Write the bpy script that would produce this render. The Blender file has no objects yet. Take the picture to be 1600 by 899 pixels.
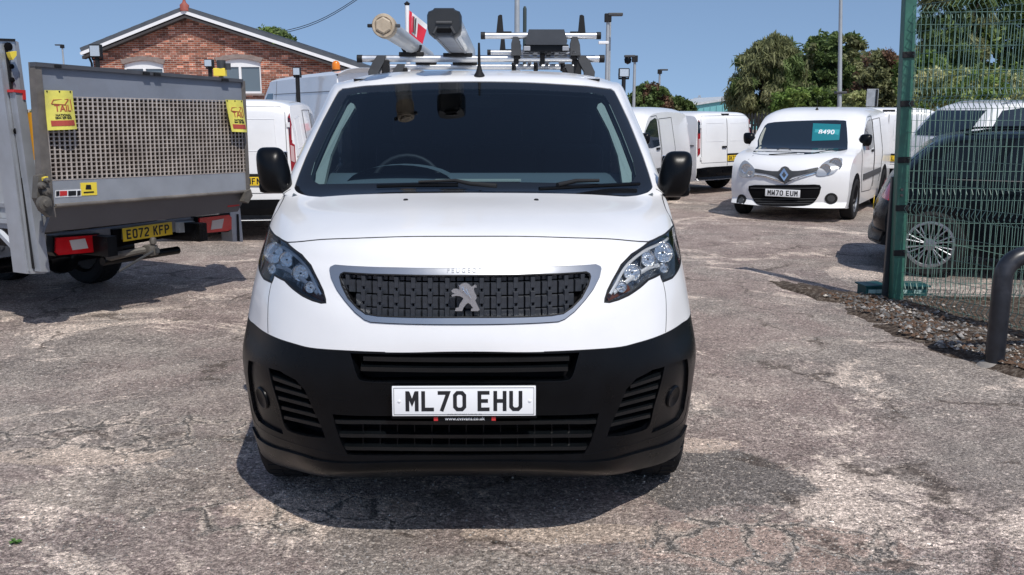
import bpy, bmesh, math, random
import numpy as np
from math import sin, cos, tan, atan, atan2, radians, pi, sqrt
from mathutils import Vector, Matrix
from mathutils.bvhtree import BVHTree
from mathutils.geometry import delaunay_2d_cdt

scene = bpy.context.scene
COL = scene.collection
rng = random.Random(7)

# ---------------------------------------------------------------- camera
F, TH, CAMH = 1440.0, radians(11.0), 1.68
cam_d = bpy.data.cameras.new('camera')
cam_d.sensor_width = 36.0
cam_d.lens = F / 1600 * 36
cam_d.clip_start, cam_d.clip_end = 0.05, 3000
cam = bpy.data.objects.new('camera', cam_d)
COL.objects.link(cam)
cam.location = (0, 0, CAMH)
cam.rotation_euler = (radians(90) - TH, 0, 0)
scene.camera = cam
scene.render.resolution_x, scene.render.resolution_y = 1024, 575

# ---------------------------------------------------------------- sky, sun, exposure
SUN_DIR = Vector((0.29, -0.66, 1.0)).normalized()          # towards the sun
SUN_EL = math.asin(SUN_DIR.z)
world = bpy.data.worlds.new('World')
scene.world = world
world.use_nodes = True
wn = world.node_tree
wn.nodes.clear()
sky = wn.nodes.new('ShaderNodeTexSky')
sky.sky_type = 'NISHITA'
sky.sun_disc = False
sky.sun_elevation = SUN_EL
sky.sun_rotation = atan2(SUN_DIR.x, SUN_DIR.y)
sky.altitude = 50
sky.air_density, sky.dust_density, sky.ozone_density = 1.0, 0.7, 1.7
bg = wn.nodes.new('ShaderNodeBackground')
bg.inputs['Strength'].default_value = 0.138
wo = wn.nodes.new('ShaderNodeOutputWorld')
tcw = wn.nodes.new('ShaderNodeTexCoord')
vadd = wn.nodes.new('ShaderNodeVectorMath'); vadd.operation = 'ADD'; vadd.inputs[1].default_value = (0, 0, .22)
vnm = wn.nodes.new('ShaderNodeVectorMath'); vnm.operation = 'NORMALIZE'
wn.links.new(tcw.outputs['Generated'], vadd.inputs[0]); wn.links.new(vadd.outputs[0], vnm.inputs[0])
wn.links.new(vnm.outputs[0], sky.inputs['Vector'])
wn.links.new(sky.outputs[0], bg.inputs[0])
wn.links.new(bg.outputs[0], wo.inputs[0])
sun_d = bpy.data.lights.new('sun', 'SUN')
sun_d.energy = 3.85
sun_d.angle = radians(0.53)
sun_d.color = (1.0, 0.955, 0.89)
sun = bpy.data.objects.new('sun', sun_d)
COL.objects.link(sun)
sun.rotation_euler = SUN_DIR.to_track_quat('Z', 'Y').to_euler()
scene.view_settings.view_transform = 'Standard'
scene.view_settings.look = 'None'
scene.view_settings.exposure = 0.0
scene.view_settings.gamma = 1.0

# ---------------------------------------------------------------- pixel helpers (photograph is 1600 x 899)
def ray(px, py):
    a, b = (px - 800) / F, (py - 449.5) / F
    return Vector((a, cos(TH) - b * sin(TH), -sin(TH) - b * cos(TH)))
def on_ground(px, py, z=0.0):
    d = ray(px, py); t = (z - CAMH) / d.z
    return Vector((d.x * t, d.y * t, z))
def at_depth(px, py, Y):
    d = ray(px, py); t = Y / d.y
    return Vector((d.x * t, Y, CAMH + d.z * t))

# ---------------------------------------------------------------- object helpers
def tag(o, label=None, cat=None, group=None, kind=None):
    if label: o['label'] = label
    if cat: o['category'] = cat
    if group: o['group'] = group
    if kind: o['kind'] = kind
    return o
def empty(name, loc=(0, 0, 0), rz=0.0, label=None, cat=None, group=None, parent=None):
    o = bpy.data.objects.new(name, None)
    o.empty_display_size = 0.2
    COL.objects.link(o)
    o.location = loc
    o.rotation_euler = (0, 0, rz)
    o.parent = parent
    return tag(o, label, cat, group)
def link_mesh(name, me, parent=None):
    o = bpy.data.objects.new(name, me)
    COL.objects.link(o)
    o.parent = parent
    return o
def copy_tree(o, parent=None):
    c = o.copy(); COL.objects.link(c); c.parent = parent
    for ch in list(o.children): copy_tree(ch, c)
    return c

class MB:
    """collects vertices and faces, links them as one mesh object"""
    def __init__(s): s.v, s.f, s.m = [], [], []
    def add(s, vs, fs, mi=0, M=None):
        b = len(s.v)
        for p in vs:
            p = Vector(p)
            s.v.append(tuple(M @ p) if M is not None else tuple(p))
        for f in fs:
            s.f.append(tuple(b + i for i in f)); s.m.append(mi)
        return s
    def box(s, c, d, M=None, mi=0, bev=0.0):
        x, y, z = (k / 2 for k in d)
        if bev <= 0:
            vs = [(c[0] + i * x, c[1] + j * y, c[2] + k * z) for k in (-1, 1) for j in (-1, 1) for i in (-1, 1)]
            return s.add(vs, [(0, 2, 3, 1), (4, 5, 7, 6), (0, 1, 5, 4), (2, 6, 7, 3), (0, 4, 6, 2), (1, 3, 7, 5)], mi, M)
        bm = bmesh.new()
        bmesh.ops.create_cube(bm, size=1)
        for v in bm.verts: v.co = Vector((v.co.x * d[0], v.co.y * d[1], v.co.z * d[2]))
        bmesh.ops.bevel(bm, geom=bm.edges[:] , offset=bev, segments=2, affect='EDGES', profile=0.6)
        bm.verts.index_update()
        s.add([v.co + Vector(c) for v in bm.verts], [[v.index for v in f.verts] for f in bm.faces], mi, M)
        bm.free(); return s
    def tube(s, pts, r, n=8, M=None, mi=0, caps=True, sq=1.0):
        pts = [Vector(p) for p in pts]
        rr = r if isinstance(r, (list, tuple)) else [r] * len(pts)
        t0 = (pts[1] - pts[0]).normalized()
        up = Vector((0, 0, 1)) if abs(t0.z) < 0.9 else Vector((0, 1, 0))
        vs, fs = [], []
        for i, p in enumerate(pts):
            t = (pts[min(i + 1, len(pts) - 1)] - pts[max(i - 1, 0)]).normalized()
            a = t.cross(up).normalized()
            b = a.cross(t).normalized()
            up = b
            for k in range(n):
                w = 2 * pi * (k + .5) / n
                vs.append(p + a * (cos(w) * rr[i]) + b * (sin(w) * rr[i] * sq))
        for i in range(len(pts) - 1):
            for k in range(n):
                q = (k + 1) % n
                fs.append((i * n + k, i * n + q, (i + 1) * n + q, (i + 1) * n + k))
        if caps:
            fs.append(tuple(range(n - 1, -1, -1)))
            fs.append(tuple((len(pts) - 1) * n + k for k in range(n)))
        return s.add(vs, fs, mi, M)
    def cyl(s, a, b, r, n=16, M=None, mi=0): return s.tube([a, b], r, n, M, mi)
    def lathe(s, prof, n=24, M=None, mi=0, caps=True):
        """prof: (radius, height) pairs round local z"""
        vs, fs = [], []
        for r, z in prof:
            for k in range(n):
                w = 2 * pi * k / n
                vs.append((r * cos(w), r * sin(w), z))
        for i in range(len(prof) - 1):
            for k in range(n):
                q = (k + 1) % n
                fs.append((i * n + k, i * n + q, (i + 1) * n + q, (i + 1) * n + k))
        if caps and prof[0][0] > 1e-4: fs.append(tuple(range(n - 1, -1, -1)))
        if caps and prof[-1][0] > 1e-4: fs.append(tuple((len(prof) - 1) * n + k for k in range(n)))
        return s.add(vs, fs, mi, M)
    def prism(s, poly, d, M=None, mi=0):
        """poly in the local x,z plane, extruded from y=0 to y=d"""
        n = len(poly)
        A = sum(poly[i][0] * poly[(i + 1) % n][1] - poly[(i + 1) % n][0] * poly[i][1] for i in range(n))
        if A < 0: poly = poly[::-1]
        vs = [(x, 0, z) for x, z in poly] + [(x, d, z) for x, z in poly]
        fs = [tuple(range(n)), tuple(range(2 * n - 1, n - 1, -1))]
        for i in range(n):
            j = (i + 1) % n
            fs.append((j, i, n + i, n + j))
        return s.add(vs, fs, mi, M)
    def grid(s, rows, mi=0, M=None, flip=False):
        R, Cn = len(rows), len(rows[0])
        vs = [p for r in rows for p in r]
        fs = []
        for i in range(R - 1):
            for j in range(Cn - 1):
                q = (i * Cn + j, i * Cn + j + 1, (i + 1) * Cn + j + 1, (i + 1) * Cn + j)
                fs.append(q[::-1] if flip else q)
        return s.add(vs, fs, mi, M)
    def build(s, name, mats, parent=None, smooth=None, weld=False, fixn=False):
        me = bpy.data.meshes.new(name)
        me.from_pydata(s.v, [], s.f)
        if not isinstance(mats, (list, tuple)): mats = [mats]
        for m in mats: me.materials.append(m)
        if len(mats) > 1: me.polygons.foreach_set('material_index', s.m)
        if weld or fixn or smooth:
            bm = bmesh.new(); bm.from_mesh(me)
            if weld: bmesh.ops.remove_doubles(bm, verts=bm.verts, dist=1e-4)
            if fixn: bmesh.ops.recalc_face_normals(bm, faces=bm.faces)
            if smooth:
                for f in bm.faces: f.smooth = True
                lim = radians(smooth)
                for e in bm.edges:
                    if len(e.link_faces) == 2 and e.calc_face_angle(0) > lim: e.smooth = False
            bm.to_mesh(me); bm.free()
        me.update()
        return link_mesh(name, me, parent)

def rot(axis, a): return Matrix.Rotation(a, 4, axis)
def tr(x, y, z): return Matrix.Translation((x, y, z))
def sc(x, y, z): return Matrix.Diagonal((x, y, z, 1))

# ---------------------------------------------------------------- materials
MATS = {}
def principled(name, color, rough=0.5, metal=0.0, spec=0.5, coat=0.0, emit=None, es=0.0):
    m = bpy.data.materials.new(name); m.use_nodes = True
    b = m.node_tree.nodes['Principled BSDF']
    b.inputs['Base Color'].default_value = (*color, 1)
    b.inputs['Roughness'].default_value = rough
    b.inputs['Metallic'].default_value = metal
    b.inputs['Specular IOR Level'].default_value = spec
    b.inputs['Coat Weight'].default_value = coat
    b.inputs['Coat Roughness'].default_value = 0.03
    if emit:
        b.inputs['Emission Color'].default_value = (*emit, 1); b.inputs['Emission Strength'].default_value = es
    MATS[name] = m
    return m
def nd(m, t, **kw):
    n = m.node_tree.nodes.new(t)
    for k, v in kw.items():
        if k in n.inputs: n.inputs[k].default_value = v
        else: setattr(n, k, v)
    return n
def ln(m, a, b): m.node_tree.links.new(a, b)
def noise(m, scale, detail=4, rough=0.55, dist=0.0, vec=None):
    n = nd(m, 'ShaderNodeTexNoise'); n.inputs['Scale'].default_value = scale
    n.inputs['Detail'].default_value = detail; n.inputs['Roughness'].default_value = rough
    n.inputs['Distortion'].default_value = dist
    if vec is not None: ln(m, vec, n.inputs['Vector'])
    return n
def ramp(m, src, stops):
    r = nd(m, 'ShaderNodeValToRGB')
    e = r.color_ramp.elements
    while len(e) > 1: e.remove(e[-1])
    e[0].position = stops[0][0]; e[0].color = (*stops[0][1], 1) if len(stops[0][1]) == 3 else stops[0][1]
    for p, c in stops[1:]:
        k = e.new(p); k.color = (*c, 1)
    ln(m, src, r.inputs[0])
    return r
def g3(v): return (v, v, v)
def mixc(m, fac, a, b, mode='MIX'):
    n = nd(m, 'ShaderNodeMix', data_type='RGBA', blend_type=mode)
    if isinstance(fac, (int, float)): n.inputs[0].default_value = fac
    else: ln(m, fac, n.inputs[0])
    for i, s in ((6, a), (7, b)):
        if isinstance(s, (tuple, list)): n.inputs[i].default_value = (*s, 1)
        else: ln(m, s, n.inputs[i])
    return n.outputs[2]
def bump(m, h, strength=0.3, dist=0.01, target=None):
    n = nd(m, 'ShaderNodeBump'); n.inputs['Strength'].default_value = strength
    n.inputs['Distance'].default_value = dist
    ln(m, h, n.inputs['Height'])
    b = target or m.node_tree.nodes['Principled BSDF']
    ln(m, n.outputs[0], b.inputs['Normal'])
    return n
def worn(name, color, rough=0.5, metal=0.0, spec=0.5, var=0.25, scale=6.0, coat=0.0, dirt=None, bmp=0.0):
    """a principled material whose colour and gloss vary a little with noise"""
    m = principled(name, color, rough, metal, spec, coat)
    b = m.node_tree.nodes['Principled BSDF']
    tc = nd(m, 'ShaderNodeTexCoord').outputs['Object']
    n = noise(m, scale, 6, 0.6, vec=tc)
    lo = tuple(c * (1 - var) for c in color); hi = tuple(min(1, c * (1 + var * .6)) for c in color)
    r = ramp(m, n.outputs['Fac'], [(0.3, lo), (0.7, hi)])
    out = r.outputs[0]
    if dirt:
        n2 = noise(m, scale * .35, 5, 0.65, vec=tc)
        r2 = ramp(m, n2.outputs['Fac'], [(0.5, g3(0)), (0.75, g3(.5))])
        out = mixc(m, r2.outputs[0], out, dirt)
    ln(m, out, b.inputs['Base Color'])
    rr = nd(m, 'ShaderNodeMapRange'); ln(m, n.outputs['Fac'], rr.inputs[0])
    rr.inputs[3].default_value = max(0.02, rough - .12); rr.inputs[4].default_value = min(1, rough + .12)
    ln(m, rr.outputs[0], b.inputs['Roughness'])
    if bmp: bump(m, noise(m, scale * 30, 3, .6, vec=tc).outputs['Fac'], bmp, .002)
    return m
def glass_mat(name, tint=(.7, .8, .78), ior=1.5, rough=0.0):
    m = bpy.data.materials.new(name); m.use_nodes = True
    nt = m.node_tree; nt.nodes.clear()
    t = nt.nodes.new('ShaderNodeBsdfTransparent'); t.inputs[0].default_value = (*tint, 1)
    g = nt.nodes.new('ShaderNodeBsdfGlossy'); g.inputs['Roughness'].default_value = rough
    fr = nt.nodes.new('ShaderNodeFresnel'); fr.inputs[0].default_value = ior
    mx = nt.nodes.new('ShaderNodeMixShader'); o = nt.nodes.new('ShaderNodeOutputMaterial')
    nt.links.new(fr.outputs[0], mx.inputs[0]); nt.links.new(t.outputs[0], mx.inputs[1])
    nt.links.new(g.outputs[0], mx.inputs[2]); nt.links.new(mx.outputs[0], o.inputs[0])
    MATS[name] = m
    return m

def paint(name, color=(.80, .80, .80), rough=.28):
    m = principled(name, color, rough, 0, .5, .6)
    b = m.node_tree.nodes['Principled BSDF']
    tc = nd(m, 'ShaderNodeTexCoord').outputs['Object']
    n = noise(m, 1.7, 6, .62, vec=tc)
    r = ramp(m, n.outputs['Fac'], [(.35, tuple(c * .93 for c in color)), (.65, color)])
    n2 = noise(m, 140, 3, .7, vec=tc)
    r2 = ramp(m, n2.outputs['Fac'], [(.68, g3(0)), (.78, g3(.16))])
    ln(m, mixc(m, r2.outputs[0], r.outputs[0], (.34, .31, .27)), b.inputs['Base Color'])
    b.inputs['Coat Roughness'].default_value = .06
    return m
WHITE = paint('white_van_paint')
WHITE2 = paint('cool_white_van_paint', (.74, .76, .78), .32)
BLACKPL = worn('black_bumper_plastic', (.0024, .0030, .0042), .30, spec=.20, var=.3, scale=9, bmp=.12)
BLACK = principled('black_void', (.004, .004, .005), .8, spec=.1)
GLOSSBLK = principled('gloss_black', (.008, .009, .011), .08, spec=.6)
BLADEPL = worn('satin_black_blades', (.004, .005, .006), .22, spec=.45, var=.2, scale=9)
DARKTRIM = worn('dark_rubber', (.012, .012, .013), .6, spec=.3)
GREYPL = worn('grey_plastic', (.05, .052, .055), .5)
ALU = worn('brushed_aluminium', (.62, .63, .64), .33, .85, var=.15, scale=14)
ALUDULL = worn('dull_anodised_aluminium', (.33, .345, .37), .5, .45, var=.18, scale=5, dirt=(.2, .19, .17))
REFL = principled('lamp_reflector', (.62, .615, .60), .16, 1.0)
bump(REFL, noise(REFL, 75, 3, .7, .6, nd(REFL, 'ShaderNodeTexCoord').outputs['Object']).outputs['Fac'], .45, .010)
CHROME = principled('chrome', (.78, .79, .8), .07, 1.0)
SILVER = worn('satin_silver_trim', (.40, .415, .44), .3, .8, var=.06, scale=3)
SATIN = principled('satin_emblem', (.55, .56, .58), .3, .9)
TYRE = worn('tyre_rubber', (.016, .016, .017), .82, spec=.25, var=.35, scale=20)
GLASS = glass_mat('windscreen_glass', (.64, .79, .88), 1.62)
BLACKGLASS = principled('black_tinted_glass', (.006, .009, .013), .12, spec=.2)
LENS = glass_mat('clear_lens', (.93, .95, .97), 1.45)
DGLASS = principled('dark_window_glass', (.012, .018, .026), .04, spec=.7)
TRIM = principled('pale_pillar_trim', (.33, .34, .29), .8)
DASH = principled('dashboard_plastic', (.10, .12, .13), .7, spec=.25)
SEAT = principled('dark_seat_cloth', (.012, .013, .016), .95, spec=.1)
PLATEW = principled('plate_white', (.78, .79, .80), .35)
PLATEY = principled('plate_yellow', (.78, .53, .03), .35)
INK = principled('plate_ink', (.01, .01, .012), .45)
REDL = principled('red_lamp', (.62, .010, .015), .12, spec=.6, coat=.5)
AMBER = principled('amber_lamp', (.65, .18, .01), .15, spec=.6)
REDPAINT = principled('red_print', (.5, .03, .03), .5)
YELLOW = principled('yellow_plastic', (.8, .62, .06), .5)

# ---------------------------------------------------------------- lettering
_tc = {}
def text_mesh(body, size, depth=0.0006, bold=0.0, sx=1.0):
    cu = bpy.data.curves.new('lettering', 'FONT')
    cu.body = body; cu.size = size; cu.extrude = depth; cu.offset = bold
    cu.align_x = 'CENTER'; cu.align_y = 'CENTER'; cu.resolution_u = 3
    o = bpy.data.objects.new('lettering', cu)
    COL.objects.link(o)
    dg = bpy.context.evaluated_depsgraph_get()
    me = bpy.data.meshes.new_from_object(o.evaluated_get(dg))
    bpy.data.objects.remove(o)
    for v in me.vertices: v.co.x *= sx
    return me
def text_obj(name, body, size, M, mat, parent, bold=0.0, sx=1.0, depth=.0006):
    """lettering reading in the x,z plane of the parent, facing -y, placed by matrix M"""
    me = text_mesh(body, size, depth, bold, sx)
    me.transform(M @ rot('X', pi / 2))
    me.materials.clear(); me.materials.append(mat)
    return link_mesh(name, me, parent)

GL = {
 'M': [[(7,0),(7,79)],[(43,0),(43,79)],[(9,74),(25,34),(41,74)]],
 'W': [[(7,79),(7,0)],[(43,79),(43,0)],[(9,5),(25,45),(41,5)]],
 'L': [[(7,79),(7,7),(48,7)]], '7': [[(2,72),(42,72),(16,0)]],
 '0': [[(16,7),(34,7),(43,17),(43,62),(34,72),(16,72),(7,62),(7,17),(16,7)]],
 'O': [[(14,7),(36,7),(43,15),(43,64),(36,72),(14,72),(7,64),(7,15),(14,7)]],
 'E': [[(46,72),(7,72),(7,7),(46,7)],[(7,40),(40,40)]],
 'F': [[(46,72),(7,72),(7,0)],[(7,40),(40,40)]],
 'H': [[(7,0),(7,79)],[(43,0),(43,79)],[(7,40),(43,40)]],
 'U': [[(7,79),(7,17),(16,7),(34,7),(43,17),(43,79)]],
 '2': [[(7,60),(10,69),(18,72),(33,72),(43,64),(43,48),(7,14),(7,7),(45,7)]],
 '1': [[(12,64),(27,74),(27,0)]],
 'K': [[(7,0),(7,79)],[(43,79),(10,36)],[(20,46),(43,0)]],
 'P': [[(7,0),(7,72),(32,72),(43,62),(43,46),(32,37),(7,37)]],
 'B': [[(7,40),(32,40),(43,31),(43,16),(34,7),(7,7),(7,72),(31,72),(41,64),(41,49),(32,40)]],
 'X': [[(7,79),(43,0)],[(43,79),(7,0)]], 'N': [[(7,0),(7,79)],[(43,0),(43,79)],[(8,74),(42,5)]],
 'Y': [[(7,79),(25,36),(43,79)],[(25,36),(25,0)]],
}
def stroke(mb, pts, w, y, d, ox, sxx):
    """mitred flat ribbon in x,z extruded towards -y"""
    P = [Vector((p[0] * sxx + ox, p[1])) for p in pts]
    closed = (P[0] - P[-1]).length < 1e-6
    if closed: P = P[:-1]
    n = len(P); L, R = [], []
    for i in range(n):
        a = P[i] - P[i - 1] if (i > 0 or closed) else P[1] - P[0]
        b = P[(i + 1) % n] - P[i] if (i < n - 1 or closed) else a
        a, b = a.normalized(), b.normalized()
        na, nb = Vector((-a.y, a.x)), Vector((-b.y, b.x))
        m = (na + nb).normalized(); k = 1 / max(.45, m.dot(na))
        L.append(P[i] + m * (w / 2 * k)); R.append(P[i] - m * (w / 2 * k))
    idx = range(n if closed else n - 1)
    for i in idx:
        j = (i + 1) % n
        q = [L[i], R[i], R[j], L[j]]
        vs = [(p.x, y, p.y) for p in q] + [(p.x, y - d, p.y) for p in q]
        mb.add(vs, [(7, 6, 5, 4), (0, 4, 5, 1), (1, 5, 6, 2), (2, 6, 7, 3), (3, 7, 4, 0)])
def plate(parent, M, s, mat, name='number_plate', w=.52, h=.111, k=1.0, border=True):
    mb = MB(); mb.box((0, 0, 0), (w, .008, h), M=M, bev=.003)
    o = mb.build(name, mat, parent, smooth=40)
    x = 0; adv = []
    for ch in s:
        adv.append((ch, x)); x += 33 if ch == ' ' else 61
    tot = x - 11
    l = MB()
    for ch, xx in adv:
        if ch == ' ': continue
        for q, st in enumerate(GL[ch]):
            t = MB(); stroke(t, [(p[0], p[1] - 39.5) for p in st], 14.5, 0, .6 + .15 * q, xx - tot / 2, 1.0)
            l.add(t.v, t.f, 0, M @ tr(0, -.0043, 0) @ sc(.001 * k, .001, .001 * k))
    l.build('lettering', INK, o, fixn=True)
    return o
# ---------------------------------------------------------------- curved panel surfaces
def interp_rows(P, n_per):
    """smooth interpolation along axis 0 (clipped Catmull-Rom)"""
    P = np.asarray(P, float); n = len(P)
    D = P[1:] - P[:-1]
    Mt = np.zeros_like(P)
    Mt[0], Mt[-1] = D[0], D[-1]
    Mt[1:-1] = (D[:-1] + D[1:]) / 2
    lo = 2.0 * np.minimum(np.abs(D[:-1]), np.abs(D[1:])) + 1e-4
    Mt[1:-1] = np.clip(Mt[1:-1], -lo - .01, lo + .01)
    out = []
    for i in range(n - 1):
        for k in range(n_per):
            t = k / n_per
            h00, h10 = 2*t**3 - 3*t**2 + 1, t**3 - 2*t**2 + t
            h01, h11 = -2*t**3 + 3*t**2, t**3 - t**2
            out.append(h00*P[i] + h10*Mt[i] + h01*P[i+1] + h11*Mt[i+1])
    out.append(P[-1])
    return np.array(out)

class Surf:
    """tensor surface from rows of control points; u = column (mirrored at 0), v = row"""
    def __init__(s, rows, nu=12, nv=12):
        P = np.array(rows, float)                        # R x C x 3
        Q = P[:, 1:, :][:, ::-1, :].copy(); Q[:, :, 0] *= -1
        P = np.concatenate([Q, P], axis=1)
        s.C = (P.shape[1] - 1) // 2; s.R = P.shape[0] - 1
        s.nu, s.nv = nu, nv
        A = interp_rows(P, nv)
        A = np.swapaxes(interp_rows(np.swapaxes(A, 0, 1), nu), 0, 1)
        s.A = A; s.h, s.w = A.shape[:2]
        gv = np.gradient(A, axis=0); gu = np.gradient(A, axis=1)
        N = np.cross(gu, gv); N /= (np.linalg.norm(N, axis=2, keepdims=True) + 1e-12)
        s.N = N
        vs = [tuple(p) for p in A.reshape(-1, 3)]
        fs = [(i*s.w+j, i*s.w+j+1, (i+1)*s.w+j+1, (i+1)*s.w+j) for i in range(s.h-1) for j in range(s.w-1)]
        s.bvh = BVHTree.FromPolygons(vs, fs)
    def _s(s, G, u, v):
        x = min(max((u + s.C) * s.nu, 0), s.w - 1.0001); y = min(max(v * s.nv, 0), s.h - 1.0001)
        i, j = int(y), int(x); a, b = x - j, y - i
        return ((G[i, j]*(1-a) + G[i, j+1]*a)*(1-b) + (G[i+1, j]*(1-a) + G[i+1, j+1]*a)*b)
    def p(s, u, v): return Vector(s._s(s.A, u, v))
    def n(s, u, v): return Vector(s._s(s.N, u, v)).normalized()
    def uv_at(s, idx, loc):
        i, j = divmod(idx, s.w - 1)
        # local affine solve in the quad
        p00, p01, p10 = Vector(s.A[i, j]), Vector(s.A[i, j+1]), Vector(s.A[i+1, j])
        e1, e2, d = p01 - p00, p10 - p00, loc - p00
        a11, a12, a22 = e1.dot(e1), e1.dot(e2), e2.dot(e2)
        b1, b2 = e1.dot(d), e2.dot(d); det = a11*a22 - a12*a12
        if abs(det) < 1e-16: a = b = .5
        else: a, b = (a22*b1 - a12*b2)/det, (a11*b2 - a12*b1)/det
        a, b = min(max(a, 0), 1), min(max(b, 0), 1)
        return ((j + a)/s.nu - s.C, (i + b)/s.nv)
    def cast(s, o, d):
        loc, nn, idx, dist = s.bvh.ray_cast(o, d)
        if loc is None:
            best = None
            for k in range(60):
                q = o + d * (2.0 + k * .08)
                l2, n2, i2, dd = s.bvh.find_nearest(q)
                if best is None or dd < best[0]: best = (dd, l2, i2)
            loc, idx = best[1], best[2]
        return s.uv_at(idx, loc)
    def px(s, pts, W):
        """photograph pixels -> uv, W = world matrix of the thing"""
        Wi = W.inverted(); o = Wi @ Vector((0, 0, CAMH)); R3 = Wi.to_3x3()
        return [s.cast(o, (R3 @ ray(*q)).normalized()) for q in pts]
    def side(s, pts, x=3.0):
        """(y, z) points seen from the side -> uv"""
        return [s.cast(Vector((x, y, z)), Vector((-1 if x > 0 else 1, 0, 0))) for y, z in pts]

def mirror(poly): return [(-u, v) for u, v in poly][::-1]
def sym(half):
    """closed outline from its right half, first and last points on the centre line"""
    h = [(max(u, 0), v) for u, v in half]
    h[0] = (0, h[0][1]); h[-1] = (0, h[-1][1])
    return h + [(-u, v) for u, v in h[1:-1]][::-1]
def fine(poly, step=.12, closed=True):
    out = []; n = len(poly)
    for i in range(n if closed else n - 1):
        a, b = poly[i], poly[(i + 1) % n]
        k = max(1, int(math.hypot(b[0]-a[0], b[1]-a[1]) / step))
        out += [(a[0] + (b[0]-a[0])*t/k, a[1] + (b[1]-a[1])*t/k) for t in range(k)]
    if not closed: out.append(poly[-1])
    return out
def smooth_line(pts, closed=False, n=4):
    P = [Vector(p) for p in pts]; m = len(P); out = []
    for i in range(m if closed else m - 1):
        a, b, c, d = (P[(i-1) % m] if closed or i else P[0]), P[i], P[(i+1) % m], (P[(i+2) % m] if closed or i + 2 < m else P[-1])
        for k in range(n):
            t = k / n
            out.append(tuple(0.5*((2*b) + (c-a)*t + (2*a-5*b+4*c-d)*t*t + (3*b-a-3*c+d)*t**3)))
    if not closed: out.append(tuple(P[-1]))
    return out
def inside(p, poly):
    x, y = p; c = False; n = len(poly); j = n - 1
    for i in range(n):
        xi, yi = poly[i]; xj, yj = poly[j]
        if (yi > y) != (yj > y) and x < (xj-xi)*(y-yi)/(yj-yi) + xi: c = not c
        j = i
    return c

def cut_surface(S, gridpts, regions, default):
    """split the surface along region outlines. regions: (key, uv polygon), later ones win.
    returns {key: [triangles]}, uv coordinates"""
    vs, es = [], []
    for g in gridpts: vs.append(Vector(g))
    for key, poly in regions:
        q = fine(poly); b = len(vs)
        vs += [Vector(p) for p in q]
        es += [(b + i, b + (i + 1) % len(q)) for i in range(len(q))]
    V, E, Fc, *_ = delaunay_2d_cdt(vs, es, [], 0, 1e-5)
    bbs = [(k, p, min(a for a, b in p), max(a for a, b in p), min(b for a, b in p), max(b for a, b in p)) for k, p in regions]
    out = {}
    for f in Fc:
        cx = sum(V[i].x for i in f) / 3; cy = sum(V[i].y for i in f) / 3
        key = default
        for k, p, x0, x1, y0, y1 in reversed(bbs):
            if x0 <= cx <= x1 and y0 <= cy <= y1 and inside((cx, cy), p): key = k; break
        out.setdefault(key, []).append(f)
    return out, V

def panel(S, V, tris, name, mat, parent, depth=0.0, wall=.012, wallmat=None, flip=False, both=False):
    """a panel lifted from the surface: face offset inwards by depth, with an inward skirt"""
    ids = {}; vs = []; ns = []; fs = []; sm = []
    def vid(i):
        if i not in ids:
            ids[i] = len(vs); p, n = S.p(*V[i]), S.n(*V[i])
            vs.append(tuple(p - n*depth)); ns.append(tuple(-n if flip else n))
        return ids[i]
    edges = {}
    for t in tris:
        a, b, c = t
        A = (V[b]-V[a]).cross(V[c]-V[a])
        if A < 0: a, b, c = a, c, b
        f = (vid(a), vid(b), vid(c))
        fs.append(f[::-1] if flip else f); sm.append(0)
        for e in ((a, b), (b, c), (c, a)):
            if (e[1], e[0]) in edges: del edges[(e[1], e[0])]
            else: edges[e] = 1
    if wall:
        w0, w1 = (0, depth) if wall < 0 else (depth, depth + wall)
        for a, b in edges:
            pa, na, pb, nb_ = S.p(*V[a]), S.n(*V[a]), S.p(*V[b]), S.n(*V[b])
            q = [pa - na*w0, pb - nb_*w0, pb - nb_*w1, pa - na*w1]
            k = len(vs)
            fn = (q[1]-q[0]).cross(q[2]-q[0])
            fn = fn.normalized() if fn.length > 1e-12 else na
            if wall < 0: q = q[::-1]; fn = -fn
            vs += [tuple(p) for p in q[::-1]]; ns += [tuple(-fn)]*4
            fs.append((k, k+1, k+2, k+3)); sm.append(1)
    me = bpy.data.meshes.new(name)
    me.from_pydata(vs, [], fs); me.materials.append(mat)
    if wallmat: me.materials.append(wallmat); me.polygons.foreach_set('material_index', sm)
    me.polygons.foreach_set('use_smooth', [True]*len(fs))
    me.update()
    me.normals_split_custom_set_from_vertices(ns)
    return link_mesh(name, me, parent)

def ribbon(S, line, w, h, name, mat, parent, off=0.0, n=6, mb=None):
    """a half-round strip following a uv line on the surface; off = outward offset"""
    pts = [S.p(*q) + S.n(*q)*off for q in line]
    k = mb or MB()
    nn = [S.n(*q) for q in line]
    vs, fs = [], []
    for i, p in enumerate(pts):
        t = (pts[min(i+1, len(pts)-1)] - pts[max(i-1, 0)]).normalized()
        a = t.cross(nn[i]).normalized()
        for q in range(n):
            wa = 2*pi*(q+.5)/n
            vs.append(p + a*(cos(wa)*w/2) + nn[i]*(sin(wa)*h/2))
    for i in range(len(pts)-1):
        for q in range(n):
            r = (q+1) % n
            fs.append((i*n+q, i*n+r, (i+1)*n+r, (i+1)*n+q))
    fs += [tuple(range(n-1, -1, -1)), tuple((len(pts)-1)*n+q for q in range(n))]
    k.add(vs, fs)
    if mb is None: return k.build(name, mat, parent, smooth=50, fixn=True)

# ================================================================ THE WHITE WORK VAN
VAN_A = atan(.011)
van = empty('white_van', (-.172, 3.22, 0), VAN_A,
            'large white panel van facing the camera in the middle, with black front bumper', 'van')
VW = tr(-.172, 3.22, 0) @ rot('Z', VAN_A)

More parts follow.
